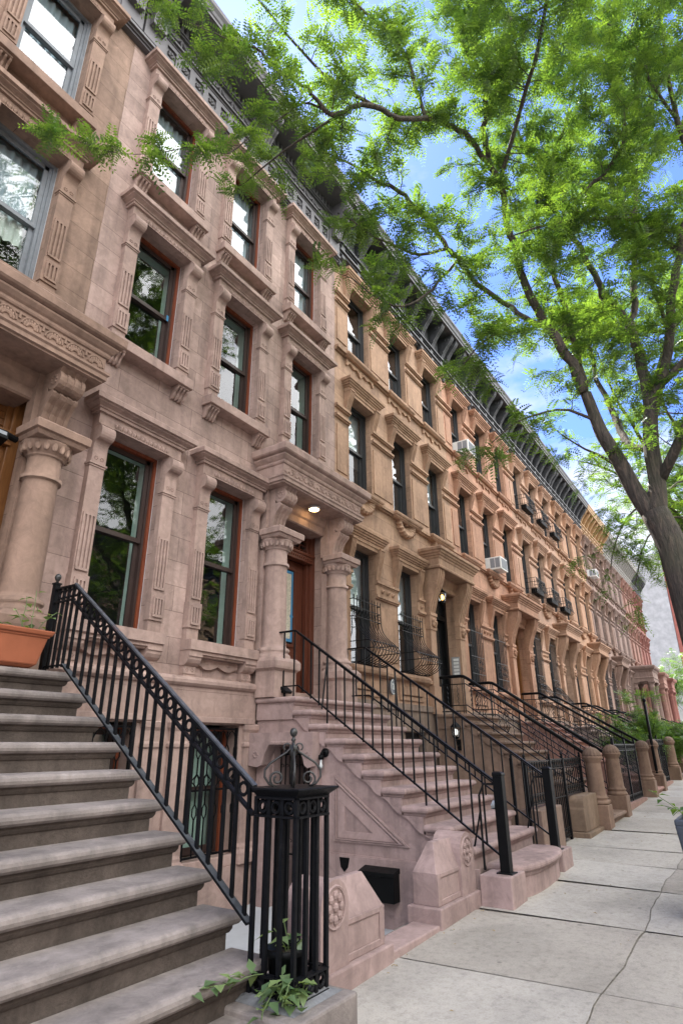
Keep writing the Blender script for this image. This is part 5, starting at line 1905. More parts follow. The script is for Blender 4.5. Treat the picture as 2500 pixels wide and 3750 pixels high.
root = thing('jar_lamp', 'black wall lamp with a clear glass jar on the side of the pink stoop', 'wall lamp', (6.84, 4.80, 1.60))
og = (6.84, 4.80, 1.60)
mb = MB()
mb.smooth = True
mb.tube([(6.85, 4.80, 1.62), (6.82, 4.80, 1.62)], 0.055, 16)
mb.tube([(6.82, 4.80, 1.62), (6.76, 4.80, 1.62), (6.745, 4.80, 1.60)], 0.018, 8)
mb.lathe((6.745, 4.80, 1.54), [(0.036, 0), (0.036, 0.05), (0.02, 0.06)], 14)
local_build(mb, 'fitting', BLACKP, root, og)
mb = MB()
mb.smooth = True
mb.lathe((6.745, 4.80, 1.42), [(0.045, 0.0), (0.046, 0.06), (0.042, 0.105), (0.034, 0.125)], 16)
local_build(mb, 'glass_jar', CLEAR, root, og)
mb = MB()
mb.smooth = True
mb.lathe((6.745, 4.80, 1.435), [(0.005, 0), (0.02, 0.01), (0.024, 0.03), (0.014, 0.07), (0.012, 0.11)], 12)
local_build(mb, 'bulb', WHITE, root, og)

root = thing('porch_light', 'round lit ceiling light under the door hood of the pink house', 'ceiling light', (7.86, 5.78, 5.55))
mb = MB()
mb.smooth = True
mb.lathe((0, 0, 0), [(0.10, 0.06), (0.105, 0.03), (0.10, 0.02), (0.088, 0.018)], 24)
mb.build('rim', WHITE, root)
mb = MB()
mb.lathe((0, 0, 0), [(0.088, 0.02), (0.08, 0.008), (0.02, 0.003)], 24)
mb.build('diffuser', WARM, root)

root = thing('flood_light', 'small black flood light on the landing by the near railing of the pink stoop', 'flood light', (6.98, 5.62, 2.35))
mb = MB()
mb.box(-0.06, 0.06, -0.05, 0.05, 0.06, 0.09)
mb.prism([(-0.09, 0.08), (0.0, 0.15), (0.03, 0.12), (-0.06, 0.05)], 'x', -0.08, 0.08)
mb.bar((0, 0, 0), (0, 0, 0.09), 0.03)
mb.build('lamp_head', BLACKP, root, (0, 0, 0), None, 0.004)

root = thing('security_light', 'black security light on the capital of the porch column at the left edge', 'wall lamp', (2.62, 5.93, 4.72))
mb = MB()
mb.tube([(0.14, 0, 0), (0.02, -0.03, 0)], 0.035, 10)
mb.build('bracket', BLACKP, root)
mb = MB()
mb.prism([(-0.14, -0.10), (0.02, -0.14), (0.05, -0.04), (-0.12, 0.0)], 'x', -0.12, 0.0)
mb.build('housing', BLACKP, root, (0, 0, 0), None, 0.006)
mb = MB()
mb.prism([(-0.128, -0.085), (-0.119, -0.02), (-0.127, -0.02), (-0.135, -0.085)], 'x', -0.10, -0.02)
mb.build('lens', GREYP, root)

# planter on the landing
root = thing('planter_box', 'terracotta coloured rectangular planter on the landing at the left edge', 'planter', (2.55, 5.25, 2.335))
mb = MB()
def frust(mb, a, b, a2, b2, z0, z1):
    mb.add([(-a, -b, z0), (a, -b, z0), (a, b, z0), (-a, b, z0), (-a2, -b2, z1), (a2, -b2, z1), (a2, b2, z1), (-a2, b2, z1)], [(3, 2, 1, 0), (4, 5, 6, 7), (0, 1, 5, 4), (1, 2, 6, 5), (2, 3, 7, 6), (3, 0, 4, 7)])
frust(mb, 0.40, 0.13, 0.45, 0.17, 0.025, 0.28)
frust(mb, 0.36, 0.09, 0.40, 0.125, 0.0, 0.03)
mb.build('box', TERRA, root, (0, 0, 0), None, 0.015)
mb = MB()
frust(mb, 0.47, 0.19, 0.485, 0.205, 0.275, 0.32)
frust(mb, 0.455, 0.175, 0.46, 0.18, 0.255, 0.28)
mb.build('rim', TERRA, root, (0, 0, 0), None, 0.012)
mb = MB()
mb.box(-0.43, 0.43, -0.16, 0.16, 0.31, 0.326)
mb.build('soil', SOIL, root)
def sprig(name, label, loc, stems, group=None, mat=VINE, cat='plant', seed=3, leafL=0.055):
    r = random.Random(seed)
    root = thing(name, label, cat, loc, group)
    V, F, T = [], [], []
    mb = MB()
    for pts, nl in stems:
        mb.tube(pts, 0.0035, 5)
        for i in range(nl):
            f = (i+0.5)/nl*(len(pts)-1)
            k = min(int(f), len(pts)-2)
            p = np.array(pts[k])+(np.array(pts[k+1])-np.array(pts[k]))*(f-k)
            d = np.array([r.gauss(0, 1), r.gauss(0, 1), r.gauss(-0.1, 0.4)])
            simple_leaf(V, F, T, p+d/np.linalg.norm(d)*0.012, d, np.array([0, 0, 1.0]), leafL*r.uniform(0.6, 1.3), leafL*r.uniform(0.5, 0.85), r.random())
    mb.build('stems', BARK if mat is LEAF else plain_green, root)
    mesh_np('leaves', V, F, T, mat, root)
    return root
plain_green = plain_mat('green_stem', (0.10, 0.15, 0.05), 0.7, 0, 0.2)
def wander(p, v, L, n, r, sag=0.0, j=0.25):
    pts = [tuple(p)]
    v = Vector(v).normalized()
    q = Vector(p)
    for i in range(n):
        v = (v+Vector((r.gauss(0, j), r.gauss(0, j), r.gauss(0, j)-sag))).normalized()
        q = q+v*(L/n)
        pts.append(tuple(q))
    return pts
r7 = random.Random(8)
sprig('planter_weed', 'spindly green weed growing in the terracotta planter', (2.55, 5.25, 2.655),
      [(wander((0.36, -0.02, 0), (-0.05, 0, 1), 0.42, 6, r7, 0, 0.1), 7), (wander((0.32, 0.04, 0), (0.05, 0, 1), 0.33, 6, r7, 0, 0.12), 8), (wander((0.40, -0.05, 0), (0.12, 0, 1), 0.25, 5, r7, 0, 0.12), 7),
       (wander((0.27, -0.04, 0), (0.1, -0.05, 1), 0.22, 5, r7, 0, 0.15), 5), (wander((0.1, 0, 0), (0.1, 0.1, 1), 0.14, 4, r7, 0, 0.3), 3), (wander((-0.1, -0.05, 0), (0.3, 0, 1), 0.16, 5, r7, 0.1, 0.3), 1)], None, VINE, 'plant', 4, 0.08)
# pot inside the cage
root = thing('plant_pot', 'black plastic nursery pot standing inside the iron cage newel', 'plant pot', (3.29, 2.58, 0.425))
mb = MB()
mb.smooth = True
mb.lathe((0, 0, 0), [(0.085, 0), (0.112, 0.15), (0.118, 0.152), (0.122, 0.165), (0.122, 0.19), (0.114, 0.19), (0.108, 0.165)], 24)
mb.build('pot', BLACKP, root)
mb = MB()
mb.lathe((0, 0, 0), [(0.106, 0.155), (0.05, 0.165), (0.01, 0.166)], 18)
mb.build('soil', SOIL, root)
r8 = random.Random(5)
st = [(wander((0, 0, 0.0), (-0.3, 0.25, 1), 0.16, 5, r8, 0.02, 0.1), 4), (wander((0.02, 0.0, 0.0), (0.2, 0.1, 1), 0.15, 5, r8, 0.02, 0.1), 4), (wander((0.03, -0.03, 0.0), (0.5, -0.2, 0.9), 0.13, 5, r8, 0.05, 0.1), 4)]
sprig('pot_plant', 'broad leaved grey green plant in the black nursery pot', (3.29, 2.58, 0.59), st, None, VINE, 'plant', 9, 0.11)
vs_ = []
for i in range(9):
    vs_.append((wander((-0.13+0.02*i, -0.1+0.05*(i % 3), 0.05-0.006*i), (-0.6, -0.15+0.35*math.sin(i*2.1), -0.05-0.14*(i % 4)), 0.17+0.04*(i % 3), 6, r8, 0.10, 0.2), 8))
vs_.append((wander((-0.15, 0.08, 0.06), (-0.9, 0.22, 0.08), 0.45, 8, r8, 0.02, 0.1), 15))
vs_.append((wander((-0.1, -0.1, 0.0), (0.1, -0.5, -0.8), 0.2, 5, r8, 0.0, 0.15), 5))
sprig('creeping_vine', 'pale green vine trailing from the cage newel over the dark bottom step', (3.24, 2.50, 0.47), vs_, None, VINE, 'plant', 12, 0.085)

# tan house: guards, plaque, lanterns, bell panel
def belly_guard(label, cx, zb, H=1.25, hw=0.5, sy=FW-0.02):
    root = thing('window_guard', label, 'window guard', (cx, sy, zb), 'bellied black window guards')
    def prof(u):                                        # u from 0 (bottom) to 1 (top): (out, z)
        z = H*u
        b = 0.08+0.42*math.exp(-((u-0.20)/0.24)**2)*(min(1, u/0.10+0.35))
        return b, z
    n = 9
    for i in range(n+1):
        x = -hw+2*hw*i/n
        mb = MB()
        pts = []
        for k in range(19):
            b, z = prof(k/18)
            pts.append((x, -b, z))
        mb.tube([(x, 0.04, 0.03)]+pts, 0.0085, 5)
        if True:
            mb.blob((x, -0.08, H+0.02), 0.01, 0.01, 0.025, 5, 4)
        mb.build('bar', IRON, root)
    for u in (0.02, 0.2, 0.32, 0.70, 0.84, 0.97):
        b, z = prof(u)
        mb = MB()
        mb.tube([(-hw, 0.05, z), (-hw, -b, z), (hw, -b, z), (hw, 0.05, z)], 0.009, 5)
        mb.build('cross_bar', IRON, root)
    for u in (0.26, 0.77):
        b, z = prof(u)
        mb = MB()
        for i in range(n):
            mb.ring((-hw+2*hw*(i+0.5)/n, -b, z), 0.042, 0.007, 'y', 10, 4)
        mb.build('rings', IRON, root)
    return root
belly_guard('bellied black window guard next to the pink house porch', X0[2]+WXB[0], 3.12)
belly_guard('bellied black window guard beside the black double doors', X0[2]+WXB[1], 3.12)
def flat_guard(label, cx, zb, H=1.6, hw=0.47, tilt=False):
    root = thing('window_guard', label, 'window guard', (cx, FW-0.06, zb), 'flat black window guards')
    mb = MB()
    for i in range(9):
        x = -hw+2*hw*i/8
        mb.bar((x, 0, 0), (x, 0, H+(0.08 if i % 2 else 0.0)), 0.012)
    for z in (0.03, 0.35, 0.8, H-0.12):
        mb.bar((-hw, 0, z), (hw, 0, z), 0.014)
    mb.build('bars', IRON, root)
    mb = MB()
    for s in (-1, 1):
        for q in (0.5, 0.68):
            mb.tube(spiral((s*0.1, -0.01, q), 0.08, 0.015, 0, 8*s, 18, (1, 0, 0)), 0.006, 4)
            mb.tube(spiral((s*0.3, -0.01, q), 0.07, 0.015, 0, -8*s, 18, (1, 0, 0)), 0.006, 4)
    mb.build('scrolls', IRON, root)
    if tilt:
        mb = MB()
        for i in range(9):
            x = -hw+2*hw*i/8
            mb.bar((x, -0.02, 0.55), (x, -0.42, 0.0), 0.012)
        for f in (0.1, 0.5, 0.98):
            mb.bar((-hw, -0.02-0.4*f, 0.55-0.55*f), (hw, -0.02-0.4*f, 0.55-0.55*f), 0.012)
        mb.build('tilted_panel', IRON, root)
    return root
flat_guard('tall black window guard with scrolls, nearest window of the salmon house', X0[3]+WXB[0], 3.12)
flat_guard('tall black window guard with scrolls beside the oak door of the salmon house', X0[3]+WXB[1], 3.12)
flat_guard('full height window guard with tilted foot, first window past the oak door', X0[4]+WXB[0], 3.12, 2.2, 0.46, True)
flat_guard('full height window guard with tilted foot, second window past the oak door', X0[4]+WXB[1], 3.12, 2.2, 0.46, True)
flat_guard('dark window guard on the near parlour window of the purplish house', X0[6]+WXB[0]*SX[6], 3.12, 2.2, 0.46)
flat_guard('dark window guard on the far parlour window of the purplish house', X0[6]+WXB[1]*SX[6], 3.12, 2.2, 0.46)

root = thing('number_plaque', 'oval house number plaque reading 126 between the tan house windows', 'house number', (10.92, FW-0.06, 2.80))
mb = MB()
mb.prism([(0.11*math.cos(2*PI*i/28), 0.155*math.sin(2*PI*i/28)) for i in range(28)], 'y', -0.03, 0.0)
mb.build('plate', ENAMEL, root)
mb = MB()
mb.tube([(0.096*math.cos(2*PI*i/28), -0.032, 0.138*math.sin(2*PI*i/28)) for i in range(29)], 0.005, 5, False)
mb.build('border', WHITE, root)
fc = bpy.data.curves.new('numerals', 'FONT')
fc.body = '126'
fc.size = 0.125
fc.align_x = 'CENTER'
fc.align_y = 'CENTER'
fc.extrude = 0.003
fc.space_character = 0.9
fc.materials.append(WHITE)
tmp = obj('numeral_curve', fc)
bpy.context.view_layer.update()
nm_me = bpy.data.meshes.new_from_object(tmp)
bpy.data.objects.remove(tmp)
t = obj('numerals', nm_me, root, (0, -0.036, 0))
t.rotation_euler = (PI/2, 0, 0)
t.scale = (0.82, 1.35, 1)

def lantern(label, loc, glow, hang):
    root = thing('lantern', label, 'lantern', loc)
    mb = MB()
    mb.smooth = False
    mb.lathe((0, 0, 0), [(0.055, -0.02), (0.06, 0.0), (0.075, 0.01), (0.085, 0.02)], 6)
    mb.lathe((0, 0, 0), [(0.13, 0.21), (0.12, 0.225), (0.075, 0.275), (0.03, 0.31), (0.012, 0.335)], 6)
    mb.lathe((0, 0, 0), [(0.004, -0.08), (0.02, -0.06), (0.012, -0.03), (0.03, -0.02)], 8)
    for i in range(6):
        a = 2*PI*i/6
        mb.bar((0.075*math.cos(a), 0.075*math.sin(a), 0.015), (0.112*math.cos(a), 0.112*math.sin(a), 0.215), 0.009)
    if hang:
        mb.tube([(0, 0, 0.33), (0, 0, 0.50)], 0.008, 6)
    else:
        mb.tube([(0, 0, -0.06), (0, 0.03, -0.14), (0, 0.09, -0.17), (0, 0.14, -0.14)], 0.012, 6)
        mb.box(-0.04, 0.04, 0.13, 0.15, -0.25, -0.03)
        mb.lathe((0, 0, 0), [(0.012, 0.33), (0.02, 0.35), (0.005, 0.40)], 8)
    mb.build('frame', IRON, root)
    mb = MB()
    mb.lathe((0, 0, 0), [(0.07, 0.02), (0.105, 0.21)], 6)
    mb.build('panes', CLEAR, root)
    mb = MB()
    mb.smooth = True
    mb.lathe((0, 0, 0), [(0.01, 0.05), (0.035, 0.07), (0.045, 0.12), (0.03, 0.17), (0.01, 0.18)], 10)
    mb.build('bulb', glow, root)
    return root
d2 = X0[2]+WXB[2]
lantern('lit amber lantern hanging over the black double doors of the tan house', (d2-0.28, 5.96, 5.00), WARM2, True)
lantern('lit white lantern on the stoop side of the tan house', (d2-1.20, 5.45, 1.85), COOL, False).rotation_euler = (0, 0, -PI/2)
lantern('distant lantern beside the columns of the mauve portico', (X0[7]+WXB[2]*SX[7], 5.2, 4.5), WARM2, True)
root = thing('bell_panel', 'silver doorbell panel beside the black double doors', 'doorbell panel', (d2+0.73, 6.24, 3.55))
mb = MB()
mb.box(-0.02, 0.0, -0.20, 0.02, -0.24, 0.24)
mb.build('plate', plain_mat('brushed_steel', (0.35, 0.36, 0.37), 0.4, 0.4, 0.1), root)
mb = MB()
for i in range(5):
    mb.box(-0.026, -0.02, -0.17, -0.03, -0.2+0.085*i, -0.14+0.085*i)
mb.build('name_cards', WHITE, root)

# air conditioners
def aircon(label, cx, zb, d=0.42):
    root = thing('air_conditioner', label, 'air conditioner', (cx, FW-0.02, zb), 'white window air conditioners')
    mb = MB()
    mb.box(-0.30, 0.30, -d, 0.15, 0.0, 0.40)
    mb.build('case', WHITE, root, (0, 0, 0), None, 0.012)
    mb = MB()
    mb.box(-0.25, 0.25, -d-0.006, -d, 0.04, 0.36)
    for i in range(12):
        mb.box(-0.25, 0.25, -d-0.012, -d-0.005, 0.05+0.026*i, 0.06+0.026*i)
    for x in (-0.305, 0.299):
        for y0, y1 in ((-d+0.04, -d+0.18), (-d+0.2, -d+0.34)):
            mb.box(x, x+0.006, y0, y1, 0.06, 0.36)
    mb.build('grille', GREYP, root)
    return root
aircon('white air conditioner in the top floor window of the salmon house', X0[3]+WXB[0], 9.95)
aircon('white air conditioner in the middle floor window above the salmon house oak door side', X0[3]+WXB[1], 6.73)
aircon('distant white air conditioner on the purplish house', X0[6]+WXB[0]*SX[6], 9.95)
# balconets with planters
BL = ['first', 'second', 'third']
for fl, z in ((1, 6.72), (2, 9.95)):
    for i in range(3):
        root = thing('balconet', '%s black iron balconet along the %s floor of the pale salmon house' % (BL[i], 'middle' if fl == 1 else 'top'), 'balconet', (X0[4]+WXB[i], FW-0.15, z), 'black iron balconets with planters')
        mb = MB()
        w_, d_, h_ = 0.55, 0.30, 0.55
        for k in range(12):
            x = -w_+2*w_*k/11
            mb.tube([(x, 0, 0.0), (x, -d_*0.9, 0.0), (x, -d_-0.07, 0.08), (x, -d_-0.03, 0.2), (x, -d_, h_)], 0.008, 4)
        for s in (-1, 1):
            for k in range(1, 4):
                mb.tube([(s*w_, -d_*k/4, 0), (s*w_, -d_*k/4, h_)], 0.008, 4)
        for zz in (0.18, 0.40, h_):
            mb.tube([(-w_, 0.1, zz), (-w_, -d_, zz), (w_, -d_, zz), (w_, 0.1, zz)], 0.010, 4)
        for k in range(8):
            mb.ring((-w_+2*w_*(k+0.5)/8, -d_, 0.475), 0.05, 0.007, 'y', 8, 4)
        mb.build('railing', IRON, root)
        mb = MB()
        mb.box(-0.42, 0.42, -0.25, -0.05, 0.02, 0.2)
        mb.build('planter', BLACKP, root, (0, 0, 0), None, 0.01)
# dustbins in the areaway
for i, (x, lb) in enumerate(((9.45, 'dark dustbin with pale grey lid below the pink stoop railing'), (10.15, 'dark dustbin with pale grey lid behind the iron fence panel'))):
    root = thing('dustbin', lb, 'dustbin', (x, 4.1, 0.0), 'dustbins in the tan house areaway')
    mb = MB()
    frust(mb, 0.22, 0.24, 0.27, 0.29, -0.1, 0.78)
    mb.build('body', BLACKP, root, (0, 0, 0), None, 0.02)
    mb = MB()
    frust(mb, 0.30, 0.33, 0.30, 0.33, 0.78, 0.84)
    frust(mb, 0.28, 0.30, 0.20, 0.2, 0.84, 0.9)
    mb.build('lid', GREYP, root, (0, 0, 0), None, 0.015)
# planter bin at the tree pit
root = thing('pavement_planter', 'dark blue grey planter at the right picture edge on the pavement', 'planter', (7.35, 0.62, 0.18))
mb = MB()
frust(mb, 0.20, 0.20, 0.28, 0.28, 0.0, 0.80)
for a, b in ((-0.28, -0.25), (0.25, 0.28)):
    mb.box(a, b, -0.28, 0.28, 0.79, 0.85)
    mb.box(-0.25, 0.25, a, b, 0.79, 0.8499)
mb.build('tub', plain_mat('slate_plastic', (0.045, 0.055, 0.075), 0.5, 0, 0.15), root, (0, 0, 0), None, 0.015)
r9 = random.Random(2)
sprig('pavement_plant', 'small leafy plant in the dark planter at the right picture edge', (7.35, 0.62, 1.0), [(wander((-0.1+0.05*i, 0.05*i-0.1, 0), (math.cos(i*1.3), math.sin(i*1.3), 0.9), 0.42, 6, r9, 0.1, 0.2), 7) for i in range(7)], None, LEAFB, 'plant', 3, 0.09)
mb = MB()
mb.smooth = True
root = thing('iron_post', 'tall slender black post rising among the far stoop railings', 'post', (20.05, 2.75, G(20)))
mb.tube([(0, 0, 0), (0, 0, 2.35)], 0.04, 10)
mb.blob((0, 0, 2.4), 0.055, 0.055, 0.06, 10, 6)
mb.build('shaft', IRON, root)
# ------------------------------------------------------------------ trees
LIMBS = {
 'T':[(9,0.5,3.73,0.27),(9,0.54,4.27,0.26),(9,0.66,4.7,0.25)],
 'A':[(9,0.66,4.7,0.2),(9,0.84,5.09,0.19),(8.95,0.98,5.64,0.17),(8.9,1.12,6.08,0.16),(8.9,1.17,6.33,0.145),(8.8,1.24,6.81,0.13)],
 'A1':[(8.8,1.24,6.81,0.115),(8.6,1.34,7.3,0.11),(8.4,1.48,7.75,0.1),(8.2,1.71,8.47,0.09),(8.0,1.79,9.22,0.08),(7.8,1.81,9.78,0.07),(7.4,1.76,10.31,0.065),(7.2,1.83,10.53,0.06),(7.0,1.8,10.7,0.058),(6.8,1.71,11.04,0.055),(6.6,1.55,11.4,0.05),(6.5,1.32,11.67,0.042),(6.4,1.09,11.92,0.035),(6.3,1.0,12.09,0.03),(6.2,1.11,12.37,0.022),(6.1,1.14,12.99,0.015)],
 'A2':[(8.8,1.24,6.81,0.08),(9.1,1.31,7.81,0.07),(9.1,1.39,8.83,0.065),(9.1,1.45,9.43,0.06),(9.1,1.55,10.31,0.055),(9.0,1.54,10.85,0.045),(8.9,1.3,11.67,0.035),(8.8,0.83,12.37,0.025),(8.7,0.51,13.1,0.015)],
 'A3':[(8.4,1.48,7.75,0.06),(8.2,1.65,7.92,0.058),(8.0,1.86,8.04,0.055),(7.8,2.03,8.21,0.05),(7.4,2.32,8.47,0.05),(7.1,2.48,8.81,0.045),(6.9,2.56,8.92,0.042),(6.7,2.69,9.27,0.04),(6.4,2.93,9.68,0.036),(6.2,3.04,9.83,0.034),(6.0,3.29,9.95,0.03),(5.8,3.5,10.17,0.022),(5.6,3.94,10.59,0.012)],
 'B':[(9,0.66,4.7,0.2),(9,0.55,5.16,0.185),(9,0.53,5.71,0.175),(9.05,0.46,6.23,0.165),(9.1,0.41,6.39,0.16)],
 'B1':[(9.1,0.41,6.39,0.12),(9.2,0.44,6.95,0.115),(9.3,0.46,7.77,0.105),(9.4,0.49,8.2,0.1)],
 'B1a':[(9.4,0.49,8.2,0.085),(9.4,0.75,8.95,0.08),(9.4,0.87,9.49,0.072),(9.4,0.98,10.1,0.06),(9.4,1.07,10.43,0.045),(9.3,1.27,11.2,0.03),(9.2,1.51,12.42,0.02)],
 'B1b':[(9.4,0.49,8.2,0.08),(9.5,0.35,8.62,0.075),(9.6,0.21,9.44,0.068),(9.7,0.09,10.36,0.06),(9.8,-0.11,11.4,0.05),(9.8,-0.11,12.49,0.04),(9.8,-0.47,13.51,0.03),(9.8,-0.55,14.84,0.02),(9.8,-0.88,15.92,0.012)],
 'B2':[(9.1,0.41,6.39,0.11),(9.0,0.2,6.76,0.1),(8.9,-0.04,7.42,0.09),(8.8,-0.18,8.01,0.085),(8.7,-0.41,8.58,0.078),(8.6,-0.53,8.94,0.07),(8.4,-0.81,9.72,0.06),(8.2,-0.82,10.66,0.045),(8.0,-0.87,11.63,0.03),(7.9,-0.98,12.6,0.02)],
 'C':[(9,0.54,5.65,0.08),(9.4,0.85,6.13,0.075),(9.7,0.98,6.62,0.07),(10,1.12,7.33,0.06),(10.3,1.24,8.12,0.05),(10.5,1.29,8.89,0.035),(10.7,1.57,9.81,0.02)],
 'D2':[(7.2,1.83,10.53,0.06),(7.0,1.89,10.57,0.055),(6.7,1.98,10.71,0.052),(6.4,2.09,10.71,0.05),(6.1,2.21,10.65,0.046),(5.8,2.33,10.37,0.044),(5.4,2.55,10.06,0.042),(5.0,2.74,10.0,0.04),(4.8,2.92,9.91,0.038),(4.6,3.06,9.62,0.036),(4.4,3.14,9.52,0.032),(4.2,3.23,9.69,0.026),(4.0,3.3,9.69,0.022),(3.8,3.37,9.65,0.018),(3.6,3.43,9.68,0.015),(3.4,3.49,9.72,0.012),(3.2,3.65,9.72,0.009),(3.0,3.92,9.89,0.006),(2.8,4.27,10.21,0.004)],
 'D3':[(5.8,2.33,10.37,0.03),(5.7,2.4,10.98,0.034),(5.6,2.41,11.41,0.034),(5.4,2.54,11.75,0.03),(5.2,2.8,12.29,0.025),(5.0,3.0,12.61,0.018),(4.8,3.23,13.0,0.01)],
 'D4':[(4.4,3.14,9.52,0.018),(4.2,3.36,9.59,0.015),(3.9,3.54,9.03,0.012),(3.7,3.69,8.71,0.011),(3.4,3.79,8.12,0.009),(3.25,3.89,8.08,0.007),(3.1,4.02,8.07,0.006),(2.95,4.17,7.95,0.005),(2.8,4.39,7.89,0.004),(2.6,4.49,7.74,0.004),(2.4,4.57,7.63,0.003),(2.2,4.71,7.64,0.003),(2.05,5.01,7.78,0.002)],
 'G1':[(8.7,-0.41,8.58,0.05),(8.6,-0.19,9.12,0.045),(8.4,0.13,9.64,0.045),(8.2,0.36,10.25,0.04),(8.1,0.72,9.97,0.03),(8.0,1.08,9.98,0.02)],
 'G2':[(8.2,0.36,10.25,0.03),(8.0,0.0,10.45,0.028),(7.8,-0.17,10.83,0.02),(7.7,-0.14,11.49,0.015)],
 'G3':[(7.1,2.48,8.81,0.03),(6.9,2.68,8.43,0.025),(6.6,2.85,7.92,0.022),(6.3,3.11,7.63,0.018),(6.0,3.34,7.68,0.013),(5.8,3.63,8.02,0.008)],
 'G4':[(8.0,1.86,8.04,0.025),(7.7,2.14,7.69,0.02),(7.5,2.4,7.42,0.015),(7.3,2.61,7.04,0.01)],
 'G5':[(6.9,2.56,8.92,0.03),(6.6,2.89,8.73,0.025),(6.3,3.15,8.79,0.02),(6.0,3.4,8.89,0.014),(5.8,3.66,9.2,0.008)],
 'G6':[(8.9,1.17,6.33,0.03),(8.6,1.5,6.51,0.025),(8.3,1.93,6.41,0.02),(8.1,2.26,6.23,0.013),(8.0,2.55,5.99,0.007)],
 'G7':[(8.9,-0.04,7.42,0.04),(8.7,0.02,8.06,0.03),(8.6,-0.0,8.51,0.02)],
 'H1':[(6.3,1.0,12.09,0.025),(6.2,0.63,11.79,0.02),(6.1,0.23,11.6,0.012)],
 'H2':[(6.6,1.55,11.4,0.025),(6.4,1.73,11.88,0.02),(6.3,1.81,12.64,0.015),(6.2,1.9,13.38,0.01)],
 'H3':[(8.2,-0.82,10.66,0.03),(7.8,-0.59,11.23,0.022),(7.6,-0.54,11.91,0.016),(7.4,-0.1,12.73,0.01)],
}
LIMBS['K1'] = [(9, 0.5, 5.2, 0.1), (8.6, -0.3, 6.3, 0.09), (8.1, -1.2, 7.4, 0.075), (7.4, -2.1, 8.3, 0.055), (6.6, -2.8, 9.0, 0.035), (5.9, -3.4, 9.4, 0.015)]
LIMBS['K2'] = [(9, 0.2, 6.76, 0.08), (9.5, -0.9, 7.8, 0.07), (9.9, -2.0, 8.9, 0.05), (10.2, -3.0, 9.9, 0.03), (10.3, -3.8, 10.6, 0.012)]
LIMBS['K3'] = [(8.1, -1.2, 7.4, 0.05), (7.9, -1.5, 8.6, 0.045), (7.4, -1.6, 9.9, 0.035), (6.9, -1.5, 11.2, 0.02), (6.5, -1.6, 12.3, 0.01)]
LIMBS['K4'] = [(7.4, 1.76, 10.31, 0.04), (6.9, 1.2, 10.9, 0.035), (6.2, 0.6, 11.3, 0.03), (5.4, 0.2, 11.6, 0.02), (4.6, 0.0, 11.8, 0.01)]
LIMBS['K5'] = [(9.3, 0.46, 7.77, 0.05), (10.0, 0.7, 8.5, 0.045), (10.8, 1.0, 9.2, 0.035), (11.6, 1.4, 9.9, 0.02), (12.3, 1.7, 10.4, 0.01)]
LIMBS['K6'] = [(8.6, -0.53, 8.94, 0.04), (8.2, 0.1, 9.2, 0.035), (7.9, 0.7, 9.3, 0.03), (7.6, 1.2, 9.2, 0.02), (7.3, 1.7, 9.0, 0.01)]
LIMBS['K7'] = [(5.0, 2.74, 10.0, 0.03), (4.7, 3.2, 10.5, 0.025), (4.2, 3.5, 10.9, 0.02), (3.6, 3.7, 11.2, 0.012), (3.1, 3.9, 11.4, 0.006)]
LIMBS['K8'] = [(4.8, 2.92, 9.91, 0.025), (4.6, 3.5, 9.6, 0.02), (4.5, 4.1, 9.4, 0.014), (4.5, 4.6, 9.3, 0.007)]
LIMBS['M1'] = [(9.1, 0.41, 6.39, 0.09), (10.0, 0.2, 7.6, 0.08), (11.0, -0.1, 8.8, 0.065), (12.0, -0.3, 9.9, 0.045), (12.9, -0.4, 10.8, 0.025), (13.6, -0.5, 11.6, 0.01)]
LIMBS['M2'] = [(11.0, -0.1, 8.8, 0.05), (11.6, 0.6, 9.6, 0.04), (12.1, 1.2, 10.5, 0.028), (12.5, 1.7, 11.4, 0.012)]
LIMBS['M3'] = [(9.8, -0.11, 11.4, 0.045), (10.4, 0.4, 12.6, 0.035), (10.8, 0.8, 13.8, 0.022), (11.2, 1.1, 15.0, 0.01)]
LIMBS['M4'] = [(9.2, 1.51, 12.42, 0.03), (8.8, 1.7, 13.5, 0.022), (8.3, 1.8, 14.6, 0.014), (8.0, 1.9, 15.6, 0.008)]
LIMBS['M5'] = [(8.7, 0.51, 13.1, 0.025), (8.2, 0.2, 14.1, 0.018), (7.7, 0.1, 15.1, 0.010)]
LIMBS['T'] = [(9.15, 0.25, 0.1, 0.30), (9.08, 0.32, 0.6, 0.25), (9.02, 0.42, 2.0, 0.205), (9, 0.5, 3.73, 0.195), (9, 0.54, 4.27, 0.19), (9, 0.66, 4.75, 0.185)]
for q in LIMBS:
    if q == 'T':
        continue
    k = 0.62 if q in ('A', 'B') else 0.76
    LIMBS[q] = [(*p[:3], p[3]*k if p[3] > 0.045 else p[3]*0.9) for p in LIMBS[q]]
for q in ('A', 'B'):
    LIMBS[q][0] = (*LIMBS[q][0][:3], 0.16)
